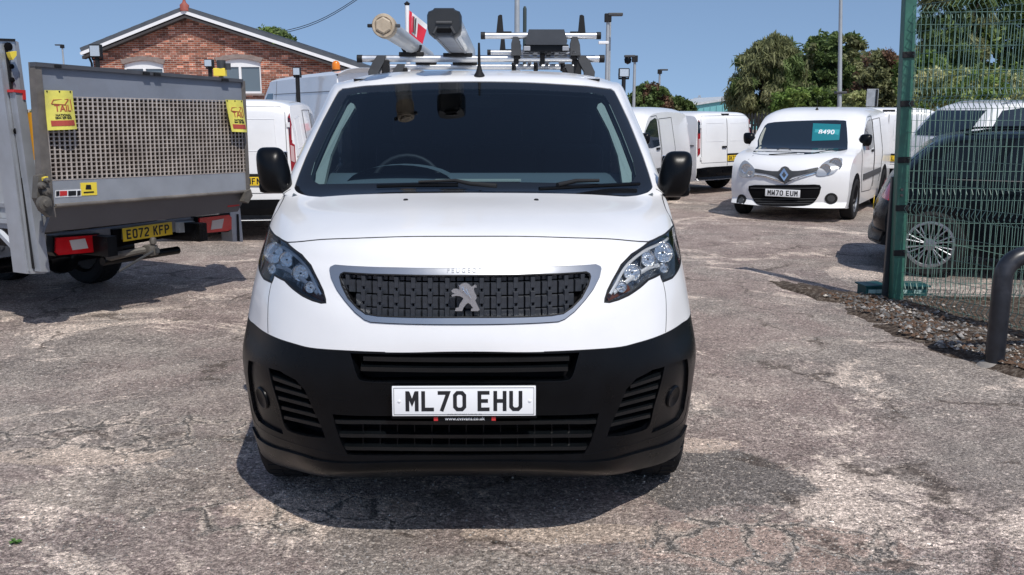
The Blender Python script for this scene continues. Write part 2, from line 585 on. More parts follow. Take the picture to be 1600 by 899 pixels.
def wrow(t):
    """windscreen rows, t 0 at the base, 1 at the roof"""
    xe = .875 - .13*t; y0 = .965 + .835*t; ye = 1.25 + .70*t
    z0 = 1.318 + .507*t + .02*sin(pi*t); ze = 1.297 + .493*t + .012*sin(pi*t)
    def c(x):
        k = (abs(x)/xe)**2.3
        return (x, y0 + (ye-y0)*k, z0 + (ze-z0)*k)
    r = [c(0), c(.28), c(.54), c(.73 - .11*t), c(xe)]
    xs = .945 - .125*t**1.5
    r.append((.938 - .148*t**1.15, 1.335 + .74*t, 1.285 + .525*t))
    r += [(xs, 1.62 + .62*t, 1.31 + .51*t), (xs + .01, 2.7, 1.32 + .51*t), (xs + .01, 5.0, 1.32 + .51*t)]
    return r
VROWS = [
 [(0,.20,.27),(.25,.20,.265),(.52,.25,.245),(.70,.44,.20),(.82,.58,.18),(.885,.68,.19),(.90,.95,.20),(.92,2.0,.22),(.92,5.0,.25)],
 [(0,.085,.33),(.25,.09,.325),(.52,.14,.298),(.72,.36,.238),(.85,.52,.205),(.915,.64,.212),(.93,.95,.24),(.95,2.0,.25),(.95,5.0,.28)],
 [(0,.035,.39),(.25,.04,.385),(.52,.10,.36),(.72,.27,.35),(.865,.43,.35),(.94,.61,.36),(.95,.95,.36),(.96,2.0,.36),(.96,5.0,.37)],
 [(0,.035,.52),(.25,.04,.52),(.50,.085,.51),(.72,.22,.51),(.875,.39,.515),(.957,.61,.52),(.965,.95,.52),(.966,2.0,.52),(.966,5.0,.52)],
 [(0,.005,.67),(.25,.015,.67),(.50,.07,.665),(.72,.19,.66),(.878,.37,.665),(.966,.61,.67),(.97,.95,.67),(.968,2.0,.67),(.968,5.0,.67)],
 [(0,.0,.82),(.25,.018,.81),(.50,.085,.80),(.72,.22,.795),(.865,.42,.79),(.95,.64,.80),(.958,.95,.80),(.965,2.0,.80),(.965,5.0,.80)],
 [(0,.015,.915),(.25,.035,.915),(.50,.11,.92),(.71,.26,.92),(.85,.46,.93),(.928,.67,.94),(.948,.97,.94),(.962,2.0,.94),(.962,5.0,.94)],
 [(0,.045,1.01),(.25,.065,1.01),(.50,.15,1.01),(.70,.30,1.02),(.835,.51,1.03),(.915,.74,1.04),(.943,1.02,1.04),(.96,2.0,1.04),(.96,5.0,1.04)],
 [(0,.09,1.11),(.25,.11,1.11),(.50,.20,1.10),(.695,.36,1.10),(.825,.58,1.105),(.905,.83,1.12),(.938,1.08,1.12),(.957,2.0,1.12),(.957,5.0,1.12)],
 [(0,.19,1.213),(.25,.21,1.210),(.50,.30,1.19),(.69,.46,1.17),(.815,.68,1.165),(.90,.93,1.18),(.936,1.15,1.185),(.953,2.0,1.19),(.953,5.0,1.19)],
 [(0,.50,1.272),(.25,.52,1.268),(.50,.58,1.25),(.70,.70,1.23),(.82,.86,1.225),(.90,1.07,1.23),(.936,1.25,1.24),(.95,2.1,1.25),(.95,5.0,1.25)],
 [(0,.86,1.302),(.27,.875,1.300),(.52,.93,1.288),(.72,1.02,1.268),(.85,1.14,1.262),(.922,1.27,1.262),(.942,1.45,1.27),(.948,2.3,1.28),(.948,5.0,1.28)],
 wrow(0.0), wrow(.33), wrow(.66), wrow(1.0),
 [(0,1.95,1.866),(.26,1.955,1.864),(.50,1.99,1.855),(.645,2.05,1.842),(.725,2.12,1.832),(.775,2.22,1.828),(.80,2.5,1.84),(.82,3.0,1.85),(.82,5.0,1.85)],
 [(0,2.2,1.893),(.25,2.2,1.892),(.48,2.23,1.884),(.60,2.28,1.874),(.67,2.34,1.866),(.71,2.44,1.862),(.735,2.65,1.872),(.75,3.0,1.88),(.75,5.0,1.88)],
]
VS = Surf(VROWS)
PX = lambda pts: VS.px(pts, VW)

gp = []
vv = [i/8 for i in range(0, 17*8 + 1)]
for v in vv:
    gp += [(u/8, v) for u in range(-52, 53)] + [(s*(6.5 + k*.25), v) for s in (-1, 1) for k in range(1, 7)]

# outlines traced on the right half, mirrored
bound = PX([(730,549.5),(850,550),(916,547),(970,542.5),(1000,535),(1042,520),(1066,505),(1077,496)])
bline = [(0, bound[0][1])] + bound[1:] + [(6, 5.3), (8, 5.3)]
bumper = [(8, 0)] + bline[::-1] + [(-u, v) for u, v in bline[1:]] + [(-8, 0)]
# outlines on the side, seen square on
def arc(cy, cz, r, a0, a1, n=14): return [(cy + r*cos(radians(a0 + (a1-a0)*i/n)), cz + r*sin(radians(a0 + (a1-a0)*i/n))) for i in range(n+1)]
def side_poly(pts): return VS.side(pts)
arch_f = side_poly([(1.26,.24)] + arc(.90,.36,.37,-8,188) + [(.54,.24)])
arch_r = side_poly([(4.34,.27)] + arc(3.98,.36,.37,-8,188) + [(3.62,.27)])
bumper_rear_cut = [(6.15, 0), (8, 0), (8, 5.3), (6.15, 5.4)]
hl = PX([(1052,353.7),(1044,362),(1030,371),(1015,378),(987,398),(971,414.5),(958,438),(950,454),(944.5,471.7),(952,472),(966,468),(982,461),(999,449.5),
         (1013,437),(1031,428.5),(1035,440),(1050,434)])
hl += [(5.03, 6.95), (5.42, 7.45), (5.55, 7.95), (5.45, 8.6), (5.2, 9.05)]
ul = PX([(1052,353.7)])[0]
gf = sym(PX([(728,420.3),(800,420),(860,418.5),(931,414.3),(937,417),(938.5,420),(935.6,433),(926,452),(912,470.5),(897,487),(882,498.6),(872,502.5),(800,506),(728,507)]))
go = sym(PX([(728,431.5),(800,431),(870,429),(915,426),(920,428.5),(921.5,433),(918,446),(907.6,466),(893,481),(879.5,490.4),(861,493.5),(800,495.8),(728,496)]))
ui = sym(PX([(728,552.8),(800,553),(850,553),(907,551),(904,562),(898,583),(892,593.6),(882,596),(868,597),(800,598),(728,598.5)]))
li = sym(PX([(728,649),(850,649.5),(935.6,646),(932,664),(924,688),(913,709),(850,711),(728,712)]))
sv = PX([(1039,573),(1020,578),(994,592),(979,608.6),(966,640),(948,684),(980,681),(1009,672),(1017,660),(1023,634),(1033,600)])
fogp = PX([(1044,570),(1058,565),(1074,561),(1076,580),(1074,610),(1069,640),(1061,655),(1040,668),(1018,677),(1026,650),(1034,610)])
ws = sym([(0, VS.C*0 + PX([(745,127)])[0][1])] + PX([(870,131),(935,136),(955,138.5),(960,142),(982,186),(1005.6,245),(1014,270),(1020,292),(1012,301),(995,306),(975,307.5),(928,304.5),(823,302),(745,301.5)]))
wg = sym([(0, PX([(745,138)])[0][1])] + PX([(870,141.5),(930,145),(945,148.5),(951,158),(973,208),(990,252),(994.5,272),(991,281),(980,286.5),(940,286),(823,284),(745,283)]))
bon = sym([(0, 12.0)] + PX([(823,303.5),(928,306),(975,309),(1000,308)]) + [(4.75, 11.2), (4.9, 10.4), (4.95, 9.6)] +
          PX([(1040,365),(1015,378),(975,375.5),(935.6,373),(850,370.5),(730,369.6)]))
swin = side_poly([(1.62,1.27),(1.75,1.35),(2.05,1.56),(2.32,1.72),(2.45,1.755),(2.72,1.755),(2.77,1.7),(2.77,1.27),(2.72,1.23),(1.68,1.22)])
swin_l = mirror(swin)
doorp = side_poly([(1.28,.45),(1.30,.8),(1.36,1.1),(1.50,1.24),(1.72,1.38),(2.05,1.62),(2.30,1.775),(2.45,1.80),(2.80,1.80),(2.86,1.72),(2.86,.7),(2.80,.45),(2.72,.38),(1.35,.38)])
slide = side_poly([(2.90,.38),(2.90,1.78),(3.9,1.78),(3.95,1.7),(3.95,.8),(3.86,.74),(3.6,.6),(3.52,.38)])
tri_r = PX([(1008,249.5),(1013,262),(1022,290),(1021,294),(1016,272)])
chinl = PX([(728,720),(820,720),(934,720),(985,709),(1030,697),(1062,681)])
chinp = [(0, chinl[0][1])] + chinl[1:] + [(5.6, 2.4), (5.6, 0)]
chinp = chinp + [(-u, v) for u, v in chinp[1:]][::-1]
regs = [('bumper', bumper), ('side_low', bumper_rear_cut), ('side_low', mirror(bumper_rear_cut)),
        ('bonnet', bon), ('door_r', doorp), ('door_l', mirror(doorp)), ('slide_r', slide), ('slide_l', mirror(slide)),
        ('frit', ws), ('glass', wg), ('gframe', gf), ('ghole', go), ('hl_r', hl), ('hl_l', mirror(hl)),
        ('ui', ui), ('li', li), ('sv_r', sv), ('sv_l', mirror(sv)), ('fog_r', fogp), ('fog_l', mirror(fogp)),
        ('chin', chinp), ('arch', arch_f), ('arch', mirror(arch_f)), ('arch', arch_r), ('arch', mirror(arch_r)),
        ('swin_r', swin), ('swin_l', swin_l)]
T, VV = cut_surface(VS, gp, regs, 'body')
PAN = lambda k, name, mat, parent=van, **kw: panel(VS, VV, T[k], name, mat, parent, **kw)
body = PAN('body', 'body', WHITE)
sl = PAN('side_low', 'sill_panel', WHITE, parent=body, wall=.01)
bump_o = PAN('bumper', 'front_bumper', BLACKPL, wall=.02)
bonnet = PAN('bonnet', 'bonnet', WHITE, wall=.02)
for s in ('r', 'l'):
    d = PAN('door_' + s, 'door', WHITE, wall=.02)
    PAN('swin_' + s, 'window', LENS, parent=d, depth=.006, wall=.006)
    PAN('slide_' + s, 'sliding_door', WHITE, wall=.02)
frit = PAN('frit', 'windscreen_frame', GLOSSBLK, depth=.004, wall=.006)
PAN('glass', 'windscreen', GLASS, parent=frit, depth=.004, wall=.004)
gframe = PAN('gframe', 'grille', SILVER, depth=-.006, wall=.02)
PAN('ghole', 'grille_backing', BLACK, parent=gframe, depth=.05, wall=-1)
PAN('ui', 'upper_air_intake', BLACK, parent=bump_o, depth=.07, wall=-1, wallmat=BLACKPL)
lint = PAN('li', 'lower_air_intake', BLACK, parent=bump_o, depth=.07, wall=-1, wallmat=BLACKPL)
for s in ('r', 'l'):
    PAN('sv_' + s, 'side_vent', BLACK, parent=bump_o, depth=.06, wall=-1, wallmat=BLACKPL)
    PAN('fog_' + s, 'fog_lamp_blank', BLACKPL, parent=bump_o, depth=.012, wall=-1)

PAN('chin', 'bumper_chin', BLACKPL, parent=bump_o, depth=-.009, wall=.02)
# ---- thin dark shut lines and seams
def seam(pts, w=.005, parent=body, name='shut_line', mat=DARKTRIM, both=True, uvs=None):
    uv = uvs or PX(pts)
    uv = fine(smooth_line(uv), .15, False)
    ribbon(VS, uv, w, .003, name, mat, parent)
    if both: ribbon(VS, [(-u, v) for u, v in uv], w, .003, name, mat, parent)
uvs = sym(PX([(730,369.6),(850,370.5),(935.6,373),(975,375.5),(1015,378)]))
line = PX([(730,369.6),(850,370.5),(935.6,373),(975,375.5),(1015,378)])
line[0] = (0, line[0][1])
full = [(-u, v) for u, v in line[1:]][::-1] + line
seam(None, .007, bonnet, both=False, uvs=full)
seam([(1036,441),(1040,462),(1041,490),(1040,519)], .0035)
seam(None, .006, bonnet, uvs=[(5.2, 9.05), (4.98, 9.7), (4.92, 10.4), (4.8, 11.2), (4.5, 11.75), (4.1, 12.0)])
for P_ in (doorp, slide): seam(None, .006, body, uvs=P_ + [P_[0]])
seam(None, .004, bump_o, uvs=bline[1:], name='bumper_seam')
# chin crease plates
seam([(913,712),(960,702),(1012,688),(1050,672),(1069,655),(1076,620)], .008, bump_o, name='bumper_crease', mat=BLACKPL)
seam([(907,551),(904,562),(898,583),(892,593.6),(882,596.5),(868,597.5),(800,598.5),(732,599)], .010, bump_o, name='intake_lip', mat=BLACKPL)
seam([(1039,573),(1033,600),(1023,634),(1017,660),(1009,672),(980,681),(948,684)], .009, bump_o, name='vent_lip', mat=BLACKPL)

for q_, w_ in ((gf, .007), (go, .006)):
    r_ = fine(q_, .1); ribbon(VS, r_ + [r_[0]], w_, .004, 'grille_edge', DARKTRIM, gframe, off=.0005 if w_ > .0065 else .006)
# ---- intake blades
def blade(p0, parent, name='intake_blade', n=14, h=.016, d=.045, off=-.004, both=False, mat=BLADEPL):
    uv = PX(p0); uv = fine(uv, .12, False)
    def mk(uv):
        rows = [[], [], [], []]
        for q in uv:
            P0, N0 = VS.p(*q), VS.n(*q)
            up = Vector((0, 0, 1))
            f = P0 + N0*off; b = P0 - Vector((0, -1, 0))*0 + Vector((0, d, 0)) + up*.012
            rows[0].append(f - up*h/2); rows[1].append(f + up*h/2); rows[2].append(b + up*h/2); rows[3].append(b - up*h/2)
        rows.append(rows[0])
        mb = MB(); mb.grid(rows, flip=False)
        mb.build(name, mat, parent, smooth=30, fixn=True)
    mk(uv)
    if both: mk([(-u, v) for u, v in uv])
def sp(x0, x1, y0, y1, n=9, sag=0):
    return [(x0 + (x1-x0)*i/n, y0 + (y1-y0)*i/n + sag*(1-(2*i/n-1)**2)) for i in range(n+1)]
blade(sp(567, 890, 561, 561, sag=2.5), bump_o)
blade(sp(563, 888, 577, 577, sag=2.5), bump_o)
for (x0, x1, y) in ((522, 934, 661), (527, 929, 682), (534, 920, 702)):
    blade(sp(x0, x1, y - 1, y - 1, sag=2), lint, 'intake_slat', h=.014)
for i in range(-6, 7):
    for y0, y1 in ((664, 679), (685, 700)):
        a = PX([(728 + i*27, y0), (728 + i*27, y1)])
        p, q = VS.p(*a[0]), VS.p(*a[1])
        fins = MB(); fins.box(((p + q)/2 + Vector((0, .035, 0))), (.004, .03, abs(p.z - q.z))); fins.build('intake_fin', BLACKPL, lint)
for k in range(5):
    t = (k + .75) / 6
    x1 = 1037 - 22*t*1.1; y1 = 578 + 92*t
    x0 = 985 - 34*t*1.15 + (6 if k == 0 else 0); y0 = 594 + 90*t
    blade([(x0 + (x1-x0)*i/4, y0 + (y1-y0)*i/4) for i in range(5)], bump_o, 'vent_slat', h=.013, d=.035, both=True)
# round blanks inside the fog panels
for s in (1, -1):
    c = PX([(1055, 621)])[0]; p, n = VS.p(s*c[0], c[1]), VS.n(s*c[0], c[1])
    mb = MB(); mb.lathe([(.048, -.012), (.047, -.004), (.042, .0), (.034, -.004), (0, -.009)], 28,
                        tr(*(p + n*-.004)) @ n.to_track_quat('Z', 'Y').to_matrix().to_4x4())
    mb.build('round_blank', BLACKPL, bump_o, smooth=40)
# tow-eye cover
for s in (-1,):
    c = PX([(926, 620)])[0]; pts = [(s*c[0] + .22*cos(a), c[1] + .10*sin(a)) for a in [2*pi*i/20 for i in range(21)]]
    ribbon(VS, pts, .003, .002, 'tow_eye_cover', BLACKPL, bump_o)

# ---- grille tiles
tiles = 0
tile_me = {}
def tile(cx, cz, w, h, y_off, name='grille_tile'):
    global tiles
    o = Vector((cx, -1, cz)); uv = VS.cast(o, Vector((0, 1, 0)))
    if not inside(uv, go_in): return
    p = VS.p(*uv); n = VS.n(*uv)
    key = (round(w, 4), round(h, 4))
    if key not in tile_me:
        mb = MB()
        a, b, c = w/2, h/2, .003
        mb.add([(-a,0,-b),(a,0,-b),(a,0,b),(-a,0,b),(-a-c,.012,-b-c),(a+c,.012,-b-c),(a+c,.012,b+c),(-a-c,.012,b+c)],
               [(3,2,1,0)[::-1],(0,4,5,1)[::-1],(1,5,6,2)[::-1],(2,6,7,3)[::-1],(3,7,4,0)[::-1]])
        t = mb.build(name, GRILLM, gframe, fixn=False); tile_me[key] = t.data
    else: t = link_mesh(name, tile_me[key], gframe)
    t.location = p + Vector((0, y_off, 0))
    t.rotation_euler = (0, 0, atan2(-n.x, -n.y) * -1 * .8)
    tiles += 1
GRILLM = worn('grille_plastic', (.030, .034, .042), .38, spec=.5, var=.3, scale=30)
go_c = [sum(p[0] for p in go)/len(go), sum(p[1] for p in go)/len(go)]
go_in = [((u - go_c[0])*1.0, (v - go_c[1])*1.06 + go_c[1]) for u, v in go]
zt = 1.078; PCH = .0312
for k in range(-15, 15):
    cx = (k + .5) * PCH
    z = zt + .006
    for hgt in (.026, .050, .046, .040):
        tile(cx, z - hgt/2, PCH - .007, hgt - .007, .020); z -= hgt
for k in range(-7, 8):
    cx = k * PCH * 2
    if abs(k) < 1: continue
    z = zt
    for hgt in (.052, .052, .050):
        tile(cx, z - hgt/2 + .004, .015, hgt - .013, .008, 'grille_bar'); z -= hgt

# ---- lion-like rearing emblem and frame lettering
emb = [(705.5,453.5),(709,450.5),(714,450.5),(718,452),(717.5,447.5),(720,443.5),(724,441.8),(729,441.5),(733,443.5),(736.5,447),(739,446.5),(741.5,444.2),(744.5,445.5),
       (744.8,448.5),(741.8,448),(740.5,451),(741.6,456),(744.5,461),(744.6,465.5),(742.6,468.5),(745,474),(748,480),(749.6,483.5),(746.5,485.2),(736,485),(736.5,481.5),
       (739.5,480.6),(735.5,475),(731.5,472.2),(728,475),(724.5,480),(722.5,485),(711.3,485),(712.5,480.5),(717,479.6),(718.5,474.5),(722,469.5),(724.5,465),
       (719.5,462),(713.5,461.2),(707,462.6),(705.6,461),(707.5,459.2),(712,458.4),(707,456.2)]
ep = []
for x, y in emb:
    d = VW.inverted().to_3x3() @ ray(x, y); o = VW.inverted() @ Vector((0, 0, CAMH)); t = (.03 - o.y) / d.y
    q = o + d*t; ep.append((q.x, q.z))
mb = MB(); mb.prism(ep, .014, tr(0, .016, 0)); eo = mb.build('emblem', SATIN, van, fixn=True)
bm = bmesh.new(); bm.from_mesh(eo.data); bmesh.ops.triangulate(bm, faces=[f for f in bm.faces if len(f.verts) > 4]); 
bm.to_mesh(eo.data); bm.free()
mb = MB()
for i in range(3):
    mb.tube([(-.018 + i*.013, .012, 1.062 - i*.008), (-.010 + i*.012, .010, 1.045 - i*.007), (.004 + i*.010, .012, 1.035 - i*.012)], .0016, 6)
mb.build('emblem_detail', CHROME, eo, smooth=60)
tm = text_mesh('P E U G E O T', .021, .0012, .0002, 1.0)
for v in tm.vertices:
    x, y = v.co.x, v.co.y
    uv = VS.cast(Vector((x + .0, -1, 1.098 + y)), Vector((0, 1, 0)))
    p = VS.p(*uv); n = VS.n(*uv)
    v.co = p + n*(.0075 + v.co.z*.6)
tm.materials.append(ALUDULL); link_mesh('frame_lettering', tm, gframe)

# ---- headlights
HLDARK = principled('headlamp_housing', (.40, .405, .41), .2, .9, coat=.3)
bump(HLDARK, noise(HLDARK, 38, 3, .6, .8, nd(HLDARK, 'ShaderNodeTexCoord').outputs['Object']).outputs['Fac'], .5, .012)
def px_off(x, y, depth, s=1):
    u, v = PX([(x, y)])[0]
    return VS.p(s*u, v) - VS.n(s*u, v)*depth, VS.n(s*u, v)
LTRIM = principled('lamp_bright_trim', (.75, .75, .75), .25, .5)
for s, k in ((1, 'r'), (-1, 'l')):
    h = PAN('hl_' + k, 'headlight', HLDARK, depth=.042, wall=-1, wallmat=GREYPL)
    # rim strip
    r = fine(hl if s > 0 else [(-u, v) for u, v in hl], .1)
    ribbon(VS, r + [r[0]], .011, .006, 'headlight_rim', DARKTRIM, h, off=-.001)
    ins = PX([(1046,371),(1032,380),(1012,389),(990,405),(976,421),(965,442),(955,459)])
    ins = [(s*u, v) for u, v in ins]
    ribbon(VS, fine(smooth_line(ins), .1, False), .013, .008, 'chrome_strip', LTRIM, h, off=-.008)
    def bowl(x, y, r, depth, name='reflector', sx=1.0, mat=REFL):
        c, n = px_off(x, y, depth, s)
        fw = (n*.35 + Vector((0, -1, 0))*.65).normalized()
        M = tr(*c) @ fw.to_track_quat('Z', 'Y').to_matrix().to_4x4() @ sc(1, sx, 1)
        mb = MB()
        mb.lathe([(r*1.05, -.004), (r*1.04, .005), (r*.98, .006), (r*.96, 0)], 28, M)
        prof = [(.96, 0), (.80, -.020), (.62, -.033), (.42, -.041), (.20, -.045)]
        nn_ = 20; vs, fs = [], []
        for i, (q, z) in enumerate(prof):
            for kk in range(nn_):
                w = 2*pi*(kk + .5*(i % 2))/nn_; jit = rng.uniform(-.004, .004) if 0 < i < 4 else 0
                vs.append((r*q*cos(w), r*q*sin(w), z*r/.045 + jit))
        for i in range(len(prof)-1):
            for kk in range(nn_):
                q2 = (kk+1) % nn_
                a0, a1, b0, b1 = i*nn_+kk, i*nn_+q2, (i+1)*nn_+kk, (i+1)*nn_+q2
                fs += [(a0, a1, b0), (a1, b1, b0)]
        mb.add(vs, fs, 0, M)
        mb.lathe([(r*.24, -.04), (r*.22, -.010), (r*.14, -.003), (0, -.001)], 12, M)
        b = mb.build(name, mat, h, smooth=12)
        mb = MB(); mb.lathe([(r*.13, -.002), (r*.10, .004), (0, .006)], 12, M); mb.build('bulb_shield', GREYPL, b, smooth=40)
        return b
    bowl(1041, 392, .043, .016); bowl(1017, 402, .032, .016); bowl(992, 424, .035, .016, sx=.9)
    bowl(1040, 418, .020, .010)
    b2 = bowl(973, 447, .022, .010)
    # faceted divider fins and sweeping reflector shelf
    sh = PX([(1036,412),(1022,415),(1005,424),(990,434),(975,446),(963,456)])
    sh = fine([(s*u, v) for u, v in smooth_line(sh)], .1, False)
    ribbon(VS, sh,   .018, .014, 'reflector_shelf', LTRIM, h, off=-.022)
    fl = PX([(1005,399),(1003,412),(1000,424)]); fl = fine([(s*u, v) for u, v in smooth_line(fl)], .1, False)
    ribbon(VS, fl, .006, .02, 'divider', CHROME, h, off=-.014)
    lo = PX([(990,446),(972,455),(955,463)]); lo = fine([(s*u, v) for u, v in smooth_line(lo)], .1, False)
    ribbon(VS, lo, .03, .01, 'indicator_lens', principled('dark_amber', (.10, .03, .012), .2), h, off=-.03)
    panel(VS, VV, T['hl_' + k], 'lens', LENS, h, depth=-.001, wall=0)

# ---- washer jets, wipers
for x, y in ((634, 313), (838, 313)):
    u, v = PX([(x, y)])[0]; p, n = VS.p(u, v), VS.n(u, v)
    mb = MB(); mb.lathe([(.011, -.004), (.0105, .003), (.007, .006), (0, .007)], 14, tr(*p) @ n.to_track_quat('Z', 'Y').to_matrix().to_4x4())
    mb.build('washer_jet', DARKTRIM, bonnet, smooth=40)
def wiper(pts_blade, pts_arm):
    def L(pts, off):
        out = []
        for q in PX(pts): out.append(VS.p(*q) + VS.n(*q)*off)
        return out
    mb = MB(); mb.tube(L(pts_arm, .030), [.011, .010, .008, .006][:len(pts_arm)], 8)
    b = mb.build('wiper', DARKTRIM, van, smooth=50)
    mb = MB(); mb.tube(L(pts_blade, .016), .009, 6)
    mb.build('wiper_blade', BLACKPL, b, smooth=50)
wiper([(590,296),(640,294.5),(716,294)], [(776,300.5),(735,297),(712,291),(655,293.5)])
wiper([(842,300.5),(900,297),(997,291.5)], [(1000,303),(870,299),(898,291.5),(933,290.5)][1:])

# ---- roof skin, rear end, underbody, inner liner
last = [VS.p(-8 + i/4, 17) for i in range(65)]
mb = MB(); rows = []
L_ = [VS.p(u/6, 17) for u in range(0, 49)]
front = [VS.p(u/6, 17) for u in range(-30, 31)]
rows = []
for k in range(13):
    t = k/12; row = []
    for i, p in enumerate(front):
        y = p.y + (5.0 - p.y)*t
        x = p.x * (1 + (.75/.71 - 1)*min(1, t*2))
        row.append((x, y, p.z + (.012*sin(pi*min(1, t*1.5+.0))*(1 - (x/.75)**2)) - .018*max(0, t-.8)/.2 - (0 if abs(i-30) < 29 else 0)))
    row = [(row[0][0] - .035, row[0][1], row[0][2] - .04)] + row + [(row[-1][0] + .035, row[-1][1], row[-1][2] - .04)]
    rows.append(row)
mb.grid(rows)
mb.build('roof', WHITE, van, smooth=40)
col = [VS.p(8, v/4) for v in range(0, 69)]
mb = MB(); mb.grid([[(-p.x, p.y, p.z), (-p.x*.5, p.y + .03, p.z), (0, p.y + .04, p.z), (p.x*.5, p.y + .03, p.z), (p.x, p.y, p.z)] for p in col], flip=False)
mb.build('rear_door', WHITE, van, smooth=40)
mb = MB()
mb.box((0, 2.85, .30), (1.72, 4.2, .16)); mb.box((0, .62, .34), (1.2, .75, .12))
for s in (-1, 1):
    mb.box((s*.80, 2.5, .42), (.03, 2.2, .2))
mb.build('underbody', BLACK, van)
# wheel wells and wheels
def wheel(parent, c, r, w, side=1, rim_r=.6, spokes=5, steel=False, rimmat=None, name='wheel'):
    M = tr(*c) @ rot('Y', pi/2*side)
    e = MB()
    hw = w/2; q = r
    e.lathe([(q*.66, -hw*.9), (q*.9, -hw), (q*.975, -hw*.86), (q, -hw*.6), (q, hw*.6), (q*.975, hw*.86), (q*.9, hw), (q*.66, hw*.9), (q*.64, hw*.6), (q*.64, -hw*.6), (q*.66, -hw*.9)], 36, M, caps=False)
    wo = e.build(name, TYRE, parent, smooth=35)
    # tread blocks
    e = MB()
    for k in range(44):
        a = 2*pi*k/44
        for zz in (-.3, .3):
            e.box((0, 0, 0), (.004, q*.10, hw*.5), M @ rot('Z', a + (.04 if zz > 0 else 0)) @ tr(q + .0005, 0, zz*hw*1.3))
    tag(e.build('tread', TYRE, wo), kind='stuff')
    e = MB(); R = q*.655
    rm = rimmat or SILVER
    e.lathe([(R*1.02, hw*.80), (R*1.0, hw*.86), (R*.93, hw*.8), (R*.90, hw*.45), (R*.88, -hw*.7)], 36, M, caps=False)
    if spokes:
        for k in range(spokes):
            a = 2*pi*k/spokes
            e.add([(R*.12, -R*.11, hw*.55), (R*.12, R*.11, hw*.55), (R*.95, R*.07, hw*.74), (R*.95, -R*.07, hw*.74),
                   (R*.12, -R*.09, hw*.3), (R*.12, R*.09, hw*.3), (R*.95, R*.06, hw*.5), (R*.95, -R*.06, hw*.5)],
                  [(0,3,2,1),(0,4,7,3),(1,2,6,5),(3,7,6,2)], 0, M @ rot('Z', a))
    e.lathe([(R*.25, hw*.3), (R*.25, hw*.62), (R*.2, hw*.7), (0, hw*.72)], 20, M)
    if not spokes: e.lathe([(R*.92, hw*.5), (R*.80, hw*.62), (R*.55, hw*.50), (R*.3, hw*.58), (0, hw*.60)], 30, M, caps=False)
    e.build('rim', rm, wo, smooth=35, fixn=True)
    e = MB(); e.lathe([(0, -hw*.1), (R*.9, -hw*.1)], 24, M); e.lathe([(R*.9, -hw*.6), (0, -hw*.6)], 24, M)
    e.build('brake_and_shade_disc', GREYPL, wo)
    return wo
STEEL = worn('steel_wheel_grey', (.25, .26, .27), .4, .5)
for s in (-1, 1):
    for y in (.90, 3.98):
        wheel(van, (s*.83, y, .335), .335, .21, s, spokes=10, rimmat=STEEL)
        mb = MB()
        pr = [(y + .385*cos(a), .36 + .385*sin(a)) for a in [pi*i/14 for i in range(15)]]
        pr = [(y+.385, .33)] + pr + [(y-.385, .33)]
        rows = [[(s*xx, p[0], p[1]) for p in pr] for xx in (.90, .62)]
        mb.grid(rows); mb.build('wheel_arch_liner', BLACK, van)
# cabin interior
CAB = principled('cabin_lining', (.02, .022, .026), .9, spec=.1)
mb = MB()
mb.box((0, 2.98, 1.1), (1.72, .02, 1.4))                      # bulkhead
mb.box((0, 2.1, .6), (1.7, 1.7, .02))
mb.box((0, 2.45, 1.835), (1.36, .9, .012))
mb.build('bulkhead', CAB, van)
for s in (-1, 1):
    mb = MB(); mb.box((s*.895, 2.2, .95), (.02, 1.4, .56)); mb.build('door_card', CAB, van)
    mb = MB(); mb.box((s*.80, 2.84, 1.50), (.05, .20, .66), M=None); mb.build('door_pillar', CAB, van)
mb = MB(); rows = []
for k in range(9):
    t = k/8; y = 1.08 + .55*t; z = 1.275 + .085*min(1, t*1.15) - .04*max(0, t-.85)/.15
    rows.append([(x*.01, y + .09*(x/86)**2*(1-t), z) for x in range(-86, 87, 4)])
mb.grid(rows)
mb.add([(-.86,1.63,1.315),(.86,1.63,1.315),(.86,1.70,.75),(-.86,1.70,.75)], [(0,1,2,3)])
dash = mb.build('dashboard', DASH, van, smooth=50)
mb = MB()
hood = []
for k in range(8):
    t = k/7; hood.append([(-.37 + .27*cos(pi*i/12), 1.38 + .28*t, 1.30 + (.105 - .01*t)*sin(pi*i/12)) for i in range(13)])
mb.grid(hood); mb.build('instrument_hood', DASH, dash, smooth=60)
mb = MB(); mb.box((.02, 1.30, 1.335), (.42, .10, .006), M=rot('X', 0)); mb.build('dash_vent', TRIM, dash)
mb = MB()
mb.tube([(-.37 + .19*cos(a), 1.72 + .05*sin(a), 1.25 + .18*sin(a)) for a in [2*pi*i/28 for i in range(29)]], .014, 8, caps=False)
for a in (pi*.0, pi, pi*1.5): mb.tube([(-.37, 1.73, 1.16), (-.37 + .18*cos(a), 1.72 + .05*sin(a), 1.17 + .17*sin(a))], .016, 6)
mb.build('steering_wheel', DARKTRIM, van, smooth=50)
for cx, w in ((-.42, .5), (.15, .45), (.58, .42)):
    mb = MB(); mb.box((cx, 2.62, 1.12), (w*.92, .14, .68), M=None, bev=.05); mb.box((cx, 2.42, .84), (w*.95, .48, .16), bev=.05)
    mb.box((cx, 2.64, 1.56), (.24, .10, .17), bev=.035)
    mb.build('seat', SEAT, van, smooth=50)
mb = MB(); mb.box((.03, 1.86, 1.72), (.23, .03, .07), bev=.012); mb.box((.03, 1.80, 1.765), (.10, .10, .05), bev=.012); mb.build('interior_mirror', DARKTRIM, van, smooth=40)
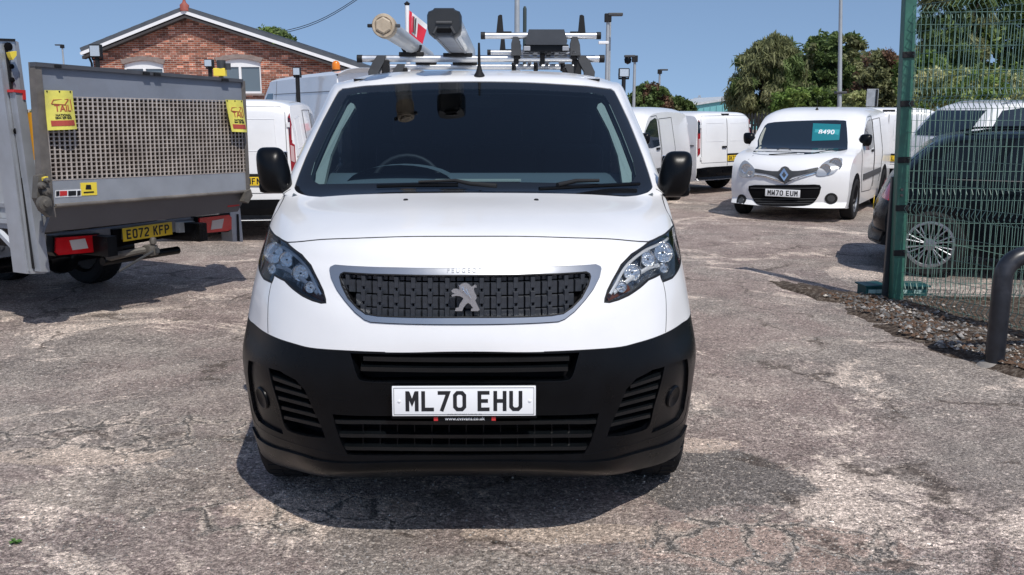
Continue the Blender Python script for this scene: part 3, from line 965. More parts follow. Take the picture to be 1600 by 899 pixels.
# pale trims inside the pillars
ptrim = PX([(936,160),(938,154),(943,152),(948,157),(972,210),(992,262),(992,282),(978,284),(975,262),(970,235),(955,195)])
for s in (1, -1):
    q = [(s*u, v) for u, v in ptrim]
    pts = [VS.p(*a) - VS.n(*a)*.035 for a in q]
    n = len(pts); mb = MB()
    back = [p + Vector((-s*.0, .05, -.01)) for p in pts]
    mb.add(pts + back, [tuple(range(n)), tuple(range(2*n-1, n-1, -1))] + [(i, (i+1) % n, n+(i+1) % n, n+i) for i in range(n)])
    mb.build('pillar_trim', TRIM, van, fixn=True)
# inner skin so that the cabin is dark behind the paint
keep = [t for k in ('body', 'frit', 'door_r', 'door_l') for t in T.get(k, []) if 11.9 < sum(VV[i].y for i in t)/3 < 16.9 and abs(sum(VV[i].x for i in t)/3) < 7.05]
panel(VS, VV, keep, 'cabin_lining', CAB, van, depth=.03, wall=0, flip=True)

# ---- door mirrors
def mirror_unit(parent, s, c, w, h, d, arm_to, low=True, mat=BLACKPL):
    bm = bmesh.new(); bmesh.ops.create_icosphere(bm, subdivisions=4, radius=1)
    for v in bm.verts:
        x, y, z = v.co
        e = 4.2
        k = (abs(x)**e + abs(z)**e + 1e-9)**(1/e); r0 = sqrt(x*x + z*z) + 1e-9
        f = r0/k if k > 0 else 1
        x, z = x*f, z*f
        if y > 0: y *= .35
        taper = 1 - .12*max(0, z)
        v.co = Vector((x*w/2*taper + s*.015*z, y*d, z*h/2))
    mb = MB(); bm.verts.index_update()
    mb.add([v.co + Vector(c) for v in bm.verts], [[v.index for v in f.verts] for f in bm.faces]); bm.free()
    o = mb.build('door_mirror', mat, parent, smooth=60)
    mb = MB(); mb.tube([(c[0] - s*w*.2, c[1] + .02, c[2] - h*.33), (arm_to[0], arm_to[1], arm_to[2])], [.055, .065], 10, sq=.6)
    mb.build('mirror_arm', mat, o, smooth=50)
    mb = MB(); mb.box((c[0], c[1] + d*.34, c[2]), (w*.82, .006, h*.8), bev=.002); mb.build('mirror_glass', CHROME, o)
    if low:
        mb = MB(); mb.box((c[0] + s*.0, c[1] + .02, c[2] - h*.36), (w*.98, d*1.25, h*.30), bev=.03); mb.build('mirror_base', mat, o, smooth=50)
    return o
for s in (1, -1):
    mirror_unit(van, s, (s*.972 + (.012 if s > 0 else 0), 1.30, 1.385 - (.02 if s > 0 else 0)), .158, .222, .075, (s*.90, 1.38, 1.285))

# ---- number plate
vp_ = PX([(726, 628)])[0]
pl = plate(van, tr(-.002, -.024, 0.641) @ rot('X', radians(-4)), 'ML70 EHU', PLATEW, k=.94)
mb = MB(); mb.box((-.002, -.013, 0.635), (.53, .012, .128), bev=.004); mb.build('plate_holder', BLACKPL, pl)
mb = MB(); mb.box((0, -.017, 0.572), (.225, .006, .020)); hb = mb.build('dealer_strip', BLACKPL, pl)
text_obj('dealer_lettering', 'www.cvsvans.co.uk', .0185, tr(0, -.0205, 0.572), PLATEW, pl, bold=.0001)
text_obj('dealer_lettering', 'CHESHIRE VEHICLE SUPPLIES LTD', .0085, tr(0, -.031, 0.591), INK, pl)
for x in (-.105, .105):
    mb = MB(); mb.box((x, -.0205, 0.572), (.015, .003, .015)); mb.build('dealer_badge', REDPAINT, pl)
mb = MB()
for a_, b_ in (((-.253, -.049), (.253, -.049)), ((.253, -.049), (.253, .049)), ((.253, .049), (-.253, .049)), ((-.253, .049), (-.253, -.049))):
    mb.tube([(a_[0] - .002, -.0285 + a_[1]*.07, .641 + a_[1]), (b_[0] - .002, -.0285 + b_[1]*.07, .641 + b_[1])], .0009, 4)
mb.build('plate_border', INK, pl)
for x in (-.236, .236):
    mb = MB(); mb.lathe([(.006, 0), (.006, .002), (0, .004)], 10, tr(x, -.028, 0.641) @ rot('X', pi/2)); mb.build('plate_screw', PLATEW, pl)
# ---------------------------------------------------------------- yard surface
def ground_mat():
    m = principled('worn_yard_asphalt', (.2, .18, .16), .85, spec=.25)
    b = m.node_tree.nodes['Principled BSDF']
    tc = nd(m, 'ShaderNodeTexCoord').outputs['Object']
    big = noise(m, .55, 7, .62, .4, tc)
    mid = noise(m, 2.3, 7, .65, .8, tc)
    fine_ = noise(m, 55, 4, .7, 0, tc)
    grit = noise(m, 190, 2, .6, 0, tc)
    vor = nd(m, 'ShaderNodeTexVoronoi'); vor.inputs['Scale'].default_value = 70; ln(m, tc, vor.inputs['Vector'])
    base = ramp(m, mid.outputs['Fac'], [(.30, (.20, .163, .152)), (.45, (.26, .217, .202)), (.58, (.32, .275, .252)), (.70, (.42, .37, .335))])
    grey = ramp(m, big.outputs['Fac'], [(.46, g3(0)), (.58, g3(.8))])
    c = mixc(m, grey.outputs[0], base.outputs[0], ramp(m, mid.outputs['Fac'], [(.3, (.17, .16, .15)), (.7, (.34, .315, .285))]).outputs[0])
    # pale scoured patches and streaks
    pt = noise(m, .85, 10, .78, .7, tc)
    pm = ramp(m, pt.outputs['Fac'], [(.545, g3(0)), (.56, g3(.6)), (.64, g3(.85)), (.75, g3(.9))])
    c = mixc(m, pm.outputs[0], c, (.64, .56, .49))
    # dark tar patches with their own outlines
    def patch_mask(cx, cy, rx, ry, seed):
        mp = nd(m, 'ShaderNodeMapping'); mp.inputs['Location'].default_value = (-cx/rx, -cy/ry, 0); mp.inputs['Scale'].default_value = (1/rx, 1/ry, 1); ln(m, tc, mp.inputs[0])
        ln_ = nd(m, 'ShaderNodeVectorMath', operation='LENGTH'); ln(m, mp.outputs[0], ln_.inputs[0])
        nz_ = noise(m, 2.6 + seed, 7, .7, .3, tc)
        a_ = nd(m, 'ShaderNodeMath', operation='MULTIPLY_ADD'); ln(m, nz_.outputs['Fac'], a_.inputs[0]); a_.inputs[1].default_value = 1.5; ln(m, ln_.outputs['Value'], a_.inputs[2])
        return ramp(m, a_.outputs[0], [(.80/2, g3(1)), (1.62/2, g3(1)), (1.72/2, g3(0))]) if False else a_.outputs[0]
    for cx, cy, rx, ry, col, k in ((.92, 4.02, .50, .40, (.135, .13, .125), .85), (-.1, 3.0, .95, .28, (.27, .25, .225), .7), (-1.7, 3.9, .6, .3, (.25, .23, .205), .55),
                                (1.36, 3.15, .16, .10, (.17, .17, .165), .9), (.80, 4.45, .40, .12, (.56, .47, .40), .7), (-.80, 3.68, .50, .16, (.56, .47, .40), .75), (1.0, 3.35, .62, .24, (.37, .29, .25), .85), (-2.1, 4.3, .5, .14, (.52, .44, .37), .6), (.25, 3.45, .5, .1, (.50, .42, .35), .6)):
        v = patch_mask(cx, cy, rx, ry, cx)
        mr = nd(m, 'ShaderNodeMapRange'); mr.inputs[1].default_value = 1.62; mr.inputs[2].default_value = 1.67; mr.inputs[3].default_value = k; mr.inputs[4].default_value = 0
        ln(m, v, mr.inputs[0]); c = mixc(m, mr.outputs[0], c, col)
    # cracks
    wrp = noise(m, 1.3, 5, .6, 0, tc)
    va = nd(m, 'ShaderNodeVectorMath', operation='MULTIPLY_ADD'); ln(m, wrp.outputs['Color'], va.inputs[0]); va.inputs[1].default_value = (1.1, 1.1, 0); ln(m, tc, va.inputs[2])
    vc = nd(m, 'ShaderNodeTexVoronoi', feature='DISTANCE_TO_EDGE'); vc.inputs['Scale'].default_value = .75; ln(m, va.outputs[0], vc.inputs['Vector'])
    cm_ = ramp(m, vc.outputs['Distance'], [(.0, g3(.9)), (.010, g3(.7)), (.022, g3(0))])
    cn = ramp(m, noise(m, 1.9, 4, .6, 0, tc).outputs['Fac'], [(.48, g3(0)), (.56, g3(1))])
    ck = nd(m, 'ShaderNodeMath', operation='MULTIPLY'); ln(m, cm_.outputs[0], ck.inputs[0]); ln(m, cn.outputs[0], ck.inputs[1])
    c = mixc(m, ck.outputs[0], c, (.09, .075, .065))
    # broken slab at the front right, its cells edged with loose chippings
    for cx, cy, rx, ry in ((1.02, 3.35, .60, .30), (-.95, 3.62, .70, .22), (-2.0, 4.6, .9, .35)):
        v = patch_mask(cx, cy, rx, ry, cx + 5)
        mr = nd(m, 'ShaderNodeMapRange'); mr.inputs[1].default_value = 1.55; mr.inputs[2].default_value = 1.75; mr.inputs[3].default_value = 1; mr.inputs[4].default_value = 0; ln(m, v, mr.inputs[0])
        w2 = noise(m, 6, 6, .7, 0, tc); vm = nd(m, 'ShaderNodeVectorMath', operation='MULTIPLY_ADD'); ln(m, w2.outputs['Color'], vm.inputs[0]); vm.inputs[1].default_value = (.22, .22, 0); ln(m, tc, vm.inputs[2])
        v2 = nd(m, 'ShaderNodeTexVoronoi', feature='DISTANCE_TO_EDGE'); v2.inputs['Scale'].default_value = 3.6; ln(m, vm.outputs[0], v2.inputs['Vector'])
        fr_ = ramp(m, v2.outputs['Distance'], [(0, g3(1)), (.05, g3(.8)), (.10, g3(0))]); ed = ramp(m, v2.outputs['Distance'], [(0, g3(1)), (.018, g3(.8)), (.03, g3(0))])
        a1 = nd(m, 'ShaderNodeMath', operation='MULTIPLY'); ln(m, fr_.outputs[0], a1.inputs[0]); ln(m, mr.outputs[0], a1.inputs[1])
        a2 = nd(m, 'ShaderNodeMath', operation='MULTIPLY'); ln(m, ed.outputs[0], a2.inputs[0]); ln(m, mr.outputs[0], a2.inputs[1])
        nn2 = ramp(m, noise(m, 12, 4, .7, 0, tc).outputs['Fac'], [(.42, (.22, .21, .195)), (.55, (.52, .46, .40))])
        c = mixc(m, a1.outputs[0], c, nn2.outputs[0]); c = mixc(m, a2.outputs[0], c, (.10, .095, .09))
    # stones: speckle, exposed aggregate, pale chips and dark pits
    agg = noise(m, 17, 8, .78, .3, tc)
    am = ramp(m, agg.outputs['Fac'], [(.38, g3(.66)), (.46, g3(.88)), (.52, g3(1.02)), (.57, g3(1.22)), (.63, g3(1.6))])
    rm = ramp(m, noise(m, .9, 6, .7, .5, tc).outputs['Fac'], [(.42, g3(.30)), (.56, g3(.95))])
    c = mixc(m, rm.outputs[0], c, am.outputs[0], 'MULTIPLY')
    sp = ramp(m, vor.outputs['Color'], [(0, g3(.30)), (.07, g3(.50)), (.16, g3(.88)), (.80, g3(1.08)), (.90, g3(1.5)), (1, g3(2.4))])
    c = mixc(m, .95, c, sp.outputs[0], 'MULTIPLY')
    vb = nd(m, 'ShaderNodeTexVoronoi'); vb.inputs['Scale'].default_value = 165; ln(m, tc, vb.inputs['Vector'])
    spb = ramp(m, vb.outputs['Color'], [(0, g3(.35)), (.12, g3(.7)), (.25, g3(.95)), (.75, g3(1.05)), (.88, g3(1.4)), (1, g3(2.2))])
    c = mixc(m, .9, c, spb.outputs[0], 'MULTIPLY')
    gr = ramp(m, grit.outputs['Fac'], [(.32, g3(.40)), (.5, g3(1.0)), (.68, g3(1.5))])
    c = mixc(m, .75, c, gr.outputs[0], 'MULTIPLY')
    f2 = ramp(m, fine_.outputs['Fac'], [(.34, g3(.35)), (.5, g3(1.0)), (.62, g3(1.75))])
    rm2 = ramp(m, noise(m, .9, 6, .7, .5, tc).outputs['Fac'], [(.42, g3(.5)), (.56, g3(.85))])
    c = mixc(m, rm2.outputs[0], c, f2.outputs[0], 'MULTIPLY')
    chip = noise(m, 34, 5, .85, .2, tc)
    chm = ramp(m, chip.outputs['Fac'], [(.59, g3(0)), (.605, g3(.85))])
    c = mixc(m, chm.outputs[0], c, (.62, .55, .48))
    pit = noise(m, 41, 5, .85, .2, tc)
    ptm = ramp(m, pit.outputs['Fac'], [(.385, g3(.8)), (.40, g3(0))])
    c = mixc(m, ptm.outputs[0], c, (.06, .055, .05))
    hb = nd(m, 'ShaderNodeMix', data_type='RGBA', blend_type='MULTIPLY'); hb.inputs[0].default_value = 1; ln(m, c, hb.inputs[6]); hb.inputs[7].default_value = (1.15, 1.09, 1.045, 1)
    c = hb.outputs[2]
    ln(m, c, b.inputs['Base Color'])
    ad = nd(m, 'ShaderNodeMath', operation='ADD'); ln(m, agg.outputs['Fac'], ad.inputs[0]); ln(m, grit.outputs['Fac'], ad.inputs[1])
    ad2 = nd(m, 'ShaderNodeMath', operation='MULTIPLY_ADD'); ln(m, vor.outputs['Distance'], ad2.inputs[0]); ad2.inputs[1].default_value = -.7; ln(m, ad.outputs[0], ad2.inputs[2])
    bump(m, ad2.outputs[0], 1.0, .010)
    return m
GM = ground_mat()
def gh(x, y):
    from mathutils import noise as mn
    f = max(0, 1 - y/14)
    return (.012*mn.noise(Vector((x*.9, y*.9, 0))) + .006*mn.noise(Vector((x*3, y*3, 5))) + .0025*mn.noise(Vector((x*11, y*11, 9)))) * f
mb = MB()
N1, N2 = 220, 200
xs = [-7 + 13*i/N1 for i in range(N1+1)]; ys = [1.0 + 11*(j/N2)**1.3 for j in range(N2+1)]
mb.grid([[(x, y, gh(x, y)*min(1, min(x+7, 6-x, y-1, 12-y)*2)) for x in xs] for y in ys])
X0, X1, Y0, Y1 = -7, 6, 1.0, 12
mb.add([(-900,-200,0),(900,-200,0),(900,Y0,0),(-900,Y0,0)], [(0,1,2,3)])
mb.add([(-900,Y1,0),(900,Y1,0),(900,1500,0),(-900,1500,0)], [(0,1,2,3)])
mb.add([(-900,Y0,0),(X0,Y0,0),(X0,Y1,0),(-900,Y1,0)], [(0,1,2,3)])
mb.add([(X1,Y0,0),(900,Y0,0),(900,Y1,0),(X1,Y1,0)], [(0,1,2,3)])
tag(mb.build('ground', GM, None, smooth=60, weld=True), kind='structure')
# ---------------------------------------------------------------- roof bars, pipe carriers, ladder rack on the work van
def VL(px, py, yl):
    """photograph pixel -> van-local point on the plane y = yl"""
    Wi = VW.inverted(); o = Wi @ Vector((0, 0, CAMH)); d = Wi.to_3x3() @ ray(px, py)
    t = (yl - o.y)/d.y
    return o + d*t
BARY = (3.30, 4.55)
rack = empty('roof_rack', (0, 0, 0), 0, 'aluminium roof bars with black end caps across the roof of the central work van', 'roof rack')
rack.matrix_world = VW
for yb in BARY:
    z = 2.015
    a, b = (-.83, .82)
    mb = MB(); mb.tube([(a, yb, z), (b, yb, z)], .024, 14)
    bar = mb.build('crossbar', ALU, rack, smooth=50)
    for x in (a, b):
        mb = MB(); mb.tube([(x - .025*(1 if x < 0 else -1), yb, z), (x + .012*(1 if x < 0 else -1), yb, z)], .026, 14); mb.build('end_cap', DARKTRIM, bar, smooth=50)
    for s in (-1, 1):
        mb = MB()
        pts = [(s*.70, yb, z + .02), (s*.735, yb, z - .03), (s*.765, yb, z - .09), (s*.76, yb, z - .15)]
        for dy in (-.03, .03): pass
        rows = []
        for p, w in zip(pts, (.05, .065, .06, .05)):
            rows.append([(p[0] - s*w, yb - .045, p[2]), (p[0] + s*.012, yb - .045, p[2] - .0), (p[0] + s*.012, yb + .045, p[2]), (p[0] - s*w, yb + .045, p[2]), (p[0] - s*w, yb - .045, p[2])])
        mb.grid(rows); mb.add([rows[0][i] for i in range(4)], [(0,1,2,3)]); mb.add([rows[-1][i] for i in range(4)], [(0,1,2,3)])
        mb.build('bar_foot', GREYPL, rack, smooth=30, fixn=True)
        mb = MB(); mb.box((s*.66, yb, z - .06), (.05, .07, .10), bev=.008); mb.build('bar_clamp', DARKTRIM, rack)
# round pipe tube
tube_c = VL(599, 40, 1.78)
tubeo = empty('pipe_tube', (0, 0, 0), 0, 'grey round pipe tube with beige hexagonal end cap on the left of the roof bars', 'pipe tube')
tubeo.matrix_world = VW
TUBEG = worn('grey_tube_plastic', (.42, .44, .45), .35, var=.12, scale=5, dirt=(.3, .27, .22))
CAPM = worn('dirty_beige_cap', (.50, .41, .30), .6, var=.3, scale=18, dirt=(.2, .17, .13))
mb = MB(); mb.tube([(tube_c.x, 1.86, tube_c.z), (tube_c.x, 4.75, tube_c.z)], .053, 28); mb.build('tube_body', TUBEG, tubeo, smooth=50)
M = tr(*tube_c) @ rot('X', pi/2)
mb = MB(); mb.lathe([(.060, -.11), (.062, -.10), (.062, -.01), (.058, 0), (.046, .002), (.044, -.004), (0, -.004)], 32, M)
capo = mb.build('end_cap', CAPM, tubeo, smooth=35)
mb = MB(); mb.lathe([(.044, -.006), (.044, .008), (.036, .012), (0, .012)], 6, M @ rot('Z', pi/6)); mb.build('hexagon', CAPM, capo)
for s in (-1, 1):
    mb = MB(); mb.box(tube_c + Vector((s*.070, .02, 0)), (.032, .022, .018), bev=.004); mb.build('catch', DARKTRIM if s < 0 else GREYPL, capo)
for yb in BARY:
    mb = MB(); mb.box((tube_c.x, yb, 2.045), (.17, .05, .028), bev=.006)
    mb.tube([(tube_c.x - .065*cos(a), yb, tube_c.z - .065*sin(a)) for a in [pi*i/10 for i in range(11)]], .010, 6)
    mb.build('saddle', DARKTRIM, tubeo, smooth=40)
# rectangular carrier
cc = VL(694, 36, 1.78)
carr = empty('pipe_carrier', (0, 0, 0), 0, 'aluminium box pipe carrier with rounded black plastic end cap beside the round tube', 'pipe carrier')
carr.matrix_world = VW
prof = [(-.060,-.062),(.060,-.062),(.074,-.045),(.078,.0),(.078,.045),(.062,.064),(-.062,.064),(-.078,.045),(-.078,.0),(-.074,-.045)]
mb = MB(); mb.prism([(x, z) for x, z in prof], 2.95, tr(cc.x, 1.86, cc.z)); cb = mb.build('carrier_body', ALU, carr, smooth=30)
for x in (-.052, .052):
    mb = MB(); mb.box((cc.x + x, 3.3, cc.z - .066), (.012, 2.9, .010)); mb.build('rail', ALUDULL, cb)
mb = MB(); mb.box((cc.x, 3.3, cc.z - .064), (.080, 2.88, .004)); mb.build('base_strip', ALUDULL, cb)
capp = [(-.055,-.078),(-.03,-.068),(.03,-.068),(.055,-.078),(.082,-.055),(.09,-.02),(.09,.04),(.082,.058),(.060,.066),(.050,.076),(-.050,.076),(-.060,.066),(-.082,.058),(-.09,.04),(-.09,-.02),(-.082,-.055)]
mb = MB()
rows = []
for y, k in ((0, .90), (.012, .97), (.03, 1.0), (.11, 1.0)):
    rows.append([(cc.x + x*k, 1.76 + y, cc.z + z*k) for x, z in capp + capp[:1]])
mb.grid(rows); mb.add([(cc.x + x*.9, 1.76, cc.z + z*.9) for x, z in capp], [tuple(range(len(capp)))])
cpo = mb.build('end_cap', worn('black_cap_plastic', (.022, .023, .024), .35, var=.3), carr, smooth=40, fixn=True)
mb = MB(); mb.box((cc.x, 1.755, cc.z + .0), (.085, .012, .014), bev=.004)
for s in (-1, 1): mb.tube([(cc.x + s*.035, 1.757, cc.z - .02), (cc.x + s*.055, 1.757, cc.z - .055)], .007, 6)
mb.build('cap_handle', GREYPL, cpo)
mb = MB(); mb.box((cc.x, 1.758, cc.z - .040), (.075, .012, .022), bev=.003); mb.build('lock', BLACK, cpo)
for yb in BARY:
    mb = MB(); mb.box((cc.x, yb, 2.042), (.20, .06, .02), bev=.004); mb.build('bracket', DARKTRIM, carr)
# ladder carriage
lad = empty('ladder_rack', (0, 0, 0), 0, 'raised ladder rack with upright black stops on the right of the roof bars', 'ladder rack')
lad.matrix_world = VW
for yb, full in ((3.22, True), (4.75, False)):
    z = VL(845, 56, 3.22).z if full else 2.14
    xa, xb = VL(753, 56, 3.22).x, VL(937, 56, 3.22).x
    if not full: xa += .02; xb -= .02
    mb = MB(); mb.tube([(xa, yb, z), (xb, yb, z)], .022, 14); bar = mb.build('upper_bar', ALU, lad, smooth=50)
    for x, s in ((xa, 1), (xb, -1)):
        mb = MB(); mb.tube([(x - s*.008, yb, z), (x + s*.022, yb, z)], .0245, 14); mb.build('end_cap', DARKTRIM, bar, smooth=50)
    for x, s in ((xa + .125, 1), (xb - .125, -1)):
        mb = MB(); mb.prism([(-.028*s, 0), (.022*s, 0), (.012*s, .115), (-.002*s, .118), (-.016*s, .11)], .03, tr(x, yb - .015, z + .018))
        mb.box((x + s*.03, yb, z + .022), (.09, .035, .010))
        mb.build('ladder_stop', DARKTRIM, lad, fixn=True)
z1 = VL(845, 56, 3.22).z
cx = VL(853, 60, 3.22).x
mb = MB(); mb.prism([(-.135, -.055), (.135, -.055), (.140, -.03), (.118, .045), (-.118, .045), (-.140, -.03)], .06, tr(cx, 3.14, z1 - .01)); mb.build('roller_plate', worn('slate_plastic', (.035, .04, .048), .5), lad, smooth=30)
mb = MB(); mb.box((cx, 3.2, z1 - .085), (.30, .09, .05), bev=.008); mb.build('roller_housing', BLACKPL, lad)
for s in (-1, 1):
    mb = MB(); mb.prism([(-.035, -.10), (.035, -.10), (.03, -.03), (.012, .02), (-.02, .03), (-.035, -.02)], .07, tr(cx + s*.20, 3.2, z1 - .03)); mb.build('rack_arm', GREYPL, lad, smooth=30)
    mb = MB(); mb.box((cx + s*.19, 3.26, 2.07), (.035, .05, .12), bev=.004); mb.build('rack_stem', DARKTRIM, lad)
    mb = MB(); mb.box((cx + s*.13, 3.95, 2.075), (.045, 1.62, .03), bev=.004); mb.build('slide_rail', ALUDULL, lad)
mb = MB(); mb.box((cx + .05, 3.55, 2.085), (.12, .5, .02), bev=.004); mb.build('slide_plate', GREYPL, lad)
for i in range(5):
    mb = MB(); mb.box((cx, 3.45 + i*.28, 2.062), (.30, .03, .02)); mb.build('rung', ALUDULL, lad)
for x_, m_ in ((-.07, ALUDULL), (.02, GREYPL), (.075, ALUDULL), (.19, ALUDULL)):
    mb = MB(); mb.box((cx + x_, 3.95, 2.052), (.028, 1.5, .022), bev=.003); mb.build('slide_rail', m_, lad)
for yy_ in (3.40, 3.62, 4.15, 4.38):
    mb = MB(); mb.box((cx + .04, yy_, 2.086), (.34, .05, .012)); mb.build('cross_plate', DARKTRIM if yy_ in (3.40, 4.15) else GREYPL, lad)
for yb in BARY:
    for x_ in (-.20, -.02, .20):
        mb = MB(); mb.box((cx + x_, yb, 2.016), (.034, .062, .074), bev=.006); mb.tube([(cx + x_, yb - .034, 2.03), (cx + x_, yb - .048, 2.03)], .010, 8); mb.build('bar_clamp', DARKTRIM, lad)
for s in (-1, 1):
    mb = MB(); mb.tube([(cx + s*.17, 3.26, z1 - .06), (cx + s*.24, 3.30, 2.04)], .010, 6); mb.build('rack_strut', ALU, lad)
pt = VL(820, 10, 4.7)
mb = MB(); mb.tube([(pt.x, 4.7, 2.03), (pt.x, 4.7, pt.z - .02), (pt.x, 4.7, pt.z)], [.016, .016, .008], 10); mb.build('upright_rod', worn('green_black_rod', (.02, .035, .035), .5), lad, smooth=60)
# aerial
ap = VS.p(*PX([(749, 119)])[0])
mb = MB(); mb.lathe([(.030, -.004), (.028, .006), (.018, .022), (.012, .045), (.0085, .06), (.006, .17), (.005, .175), (0, .177)], 16, tr(*ap) @ rot('X', radians(14)))
mb.build('aerial', DARKTRIM, van, smooth=50)

# ---------------------------------------------------------------- generic vehicle bodies for the vans and cars behind
class Body:
    def __init__(s, prof, W, L, ztum, tum, nose=.18, tail=.05, roofdrop=.07, zroof=1.5, nx=17):
        """prof: closed outline (y, z) with front at y = 0, starting at the lower front and going over the roof"""
        s.L = L
        def w(y, z):
            k = W - max(0, z - ztum)*tum - max(0, .45 - z)*.12
            f = max(0, 1 - y/.9); r = max(0, 1 - (L - y)/.5)
            return k*(1 - .03*f*f - .015*r*r)
        s.w = w
        P = smooth_line(prof, True, 3)
        n = len(P); mb = MB()
        ts = [-1 + 2*i/(nx-1) for i in range(nx)]
        ts = [(-1 if t < 0 else 1)*(1 - (1-abs(t))**1.6) if t else 0 for t in ts]
        rows = []
        for t in ts:
            row = []
            for y, z in P:
                fy = max(0, 1 - y/(L*.42)); ry = max(0, 1 - (L-y)/(L*.12))
                yy = y + nose*abs(t)**2.6*fy - tail*abs(t)**5*ry
                zz = z - roofdrop*abs(t)**7*max(0, min(1, (z - .8)/(zroof - .8)))
                row.append((w(yy, zz)*t, yy, zz))
            rows.append(row + row[:1])
        mb.grid(rows)
        # side skins
        for sgn, row in ((-1, rows[0][:-1]), (1, rows[-1][:-1])):
            V2 = [Vector((p[1], p[2])) for p in row]
            G = [Vector((y*.12, z*.1)) for y in range(1, int(L/.12)) for z in range(2, 20)]
            outl = [tuple(v) for v in V2]
            G = [g for g in G if inside(g, outl)]
            es = [(i, (i+1) % len(V2)) for i in range(len(V2))]
            Vc, _, Fc, *_r = delaunay_2d_cdt(V2 + G, es, [], 1, 1e-5)
            vs = [(sgn*w(v.x, v.y), v.x, v.y) for v in Vc]
            mb.add(vs, [tuple(f) if sgn < 0 else tuple(f)[::-1] for f in Fc])
        s.mb = mb
        s.bvh = BVHTree.FromPolygons([Vector(v) for v in mb.v], mb.f)
    def build(s, name, mat, parent):
        o = s.mb.build(name, mat, parent, smooth=38, weld=True, fixn=True)
        return o
    def ax(s, axis, p):
        return {'front': (Vector((p[0], -2, p[1])), Vector((0, 1, 0))), 'rear': (Vector((p[0], s.L+2, p[1])), Vector((0, -1, 0))),
                'left': (Vector((-3, p[0], p[1])), Vector((1, 0, 0))), 'right': (Vector((3, p[0], p[1])), Vector((-1, 0, 0))),
                'top': (Vector((p[0], p[1], 4)), Vector((0, 0, -1)))}[axis]
    def hit(s, axis, p, off=0.0):
        o, d = s.ax(axis, p)
        loc, n, i, _ = s.bvh.ray_cast(o, d)
        if loc is None:
            best = min((s.bvh.find_nearest(o + d*(1 + .1*k)) for k in range(60)), key=lambda r: r[3])
            loc = best[0]
        return loc - d*off
    def px(s, W, x, y):
        Wi = W.inverted(); o = Wi @ Vector((0, 0, CAMH)); d = (Wi.to_3x3() @ ray(x, y)).normalized()
        loc, n, i, _ = s.bvh.ray_cast(o, d)
        if loc is None:
            best = min((s.bvh.find_nearest(o + d*(8 + .15*k)) for k in range(110)), key=lambda r: r[3]); loc = best[0]
        return loc
    def patch(s, name, axis, poly, mat, parent, off=.008, thick=.02, step=.045, smooth=True):
        q = [Vector(p) for p in fine(poly, step)]
        x0, x1 = min(p.x for p in q), max(p.x for p in q); y0, y1 = min(p.y for p in q), max(p.y for p in q)
        G = []
        nx, ny = int((x1-x0)/step) + 1, int((y1-y0)/step) + 1
        pl = [tuple(p) for p in q]
        for i in range(1, nx):
            for j in range(1, ny):
                g = (x0 + i*step, y0 + j*step)
                if inside(g, pl): G.append(Vector(g))
        n = len(q)
        V, E, Fc, *_ = delaunay_2d_cdt(q + G, [(i, (i+1) % n) for i in range(n)], [], 1, 1e-5)
        _, d = s.ax(axis, (0, 0))
        top = [s.hit(axis, v, off) for v in V]
        vs = [tuple(p) for p in top] + [tuple(p + d*thick) for p in top]
        m = len(top); fs = [tuple(f) for f in Fc]; cnt = {}
        for f in Fc:
            for k in range(len(f)):
                e = (f[k], f[(k+1) % len(f)])
                if (e[1], e[0]) in cnt: del cnt[(e[1], e[0])]
                else: cnt[e] = 1
        fs += [(b, a, m + a, m + b) for a, b in cnt]
        mb = MB(); mb.add(vs, fs)
        return mb.build(name, mat, parent, smooth=35, fixn=True)
    def line(s, name, axis, pts, w, mat, parent, off=.001, closed=False):
        q = fine(pts + (pts[:1] if closed else []), .08, False)
        mb = MB(); mb.tube([s.hit(axis, p, off) for p in q], w, 5)
        return mb.build(name, mat, parent)

def circ(cx, cz, r, n=18, sx=1.0): return [(cx + r*sx*cos(2*pi*i/n), cz + r*sin(2*pi*i/n)) for i in range(n)]
def wheels(parent, L, yf, yr, r, w, half, spokes=5, rimmat=None, body=None):
    for s in (-1, 1):
        for y in (yf, yr):
            wheel(parent, (s*(half + .045 - w*.45), y, r), r, w, s, spokes=spokes, rimmat=rimmat)
            if body:
                body.patch('wheel_arch', 'right' if s > 0 else 'left',
                           [(y + (r+.05)*cos(a), max(.16, r + .03 + (r+.05)*sin(a))) for a in [pi*1.12 - pi*1.24*i/16 for i in range(17)]], BLACK, parent, off=.003, thick=.25)

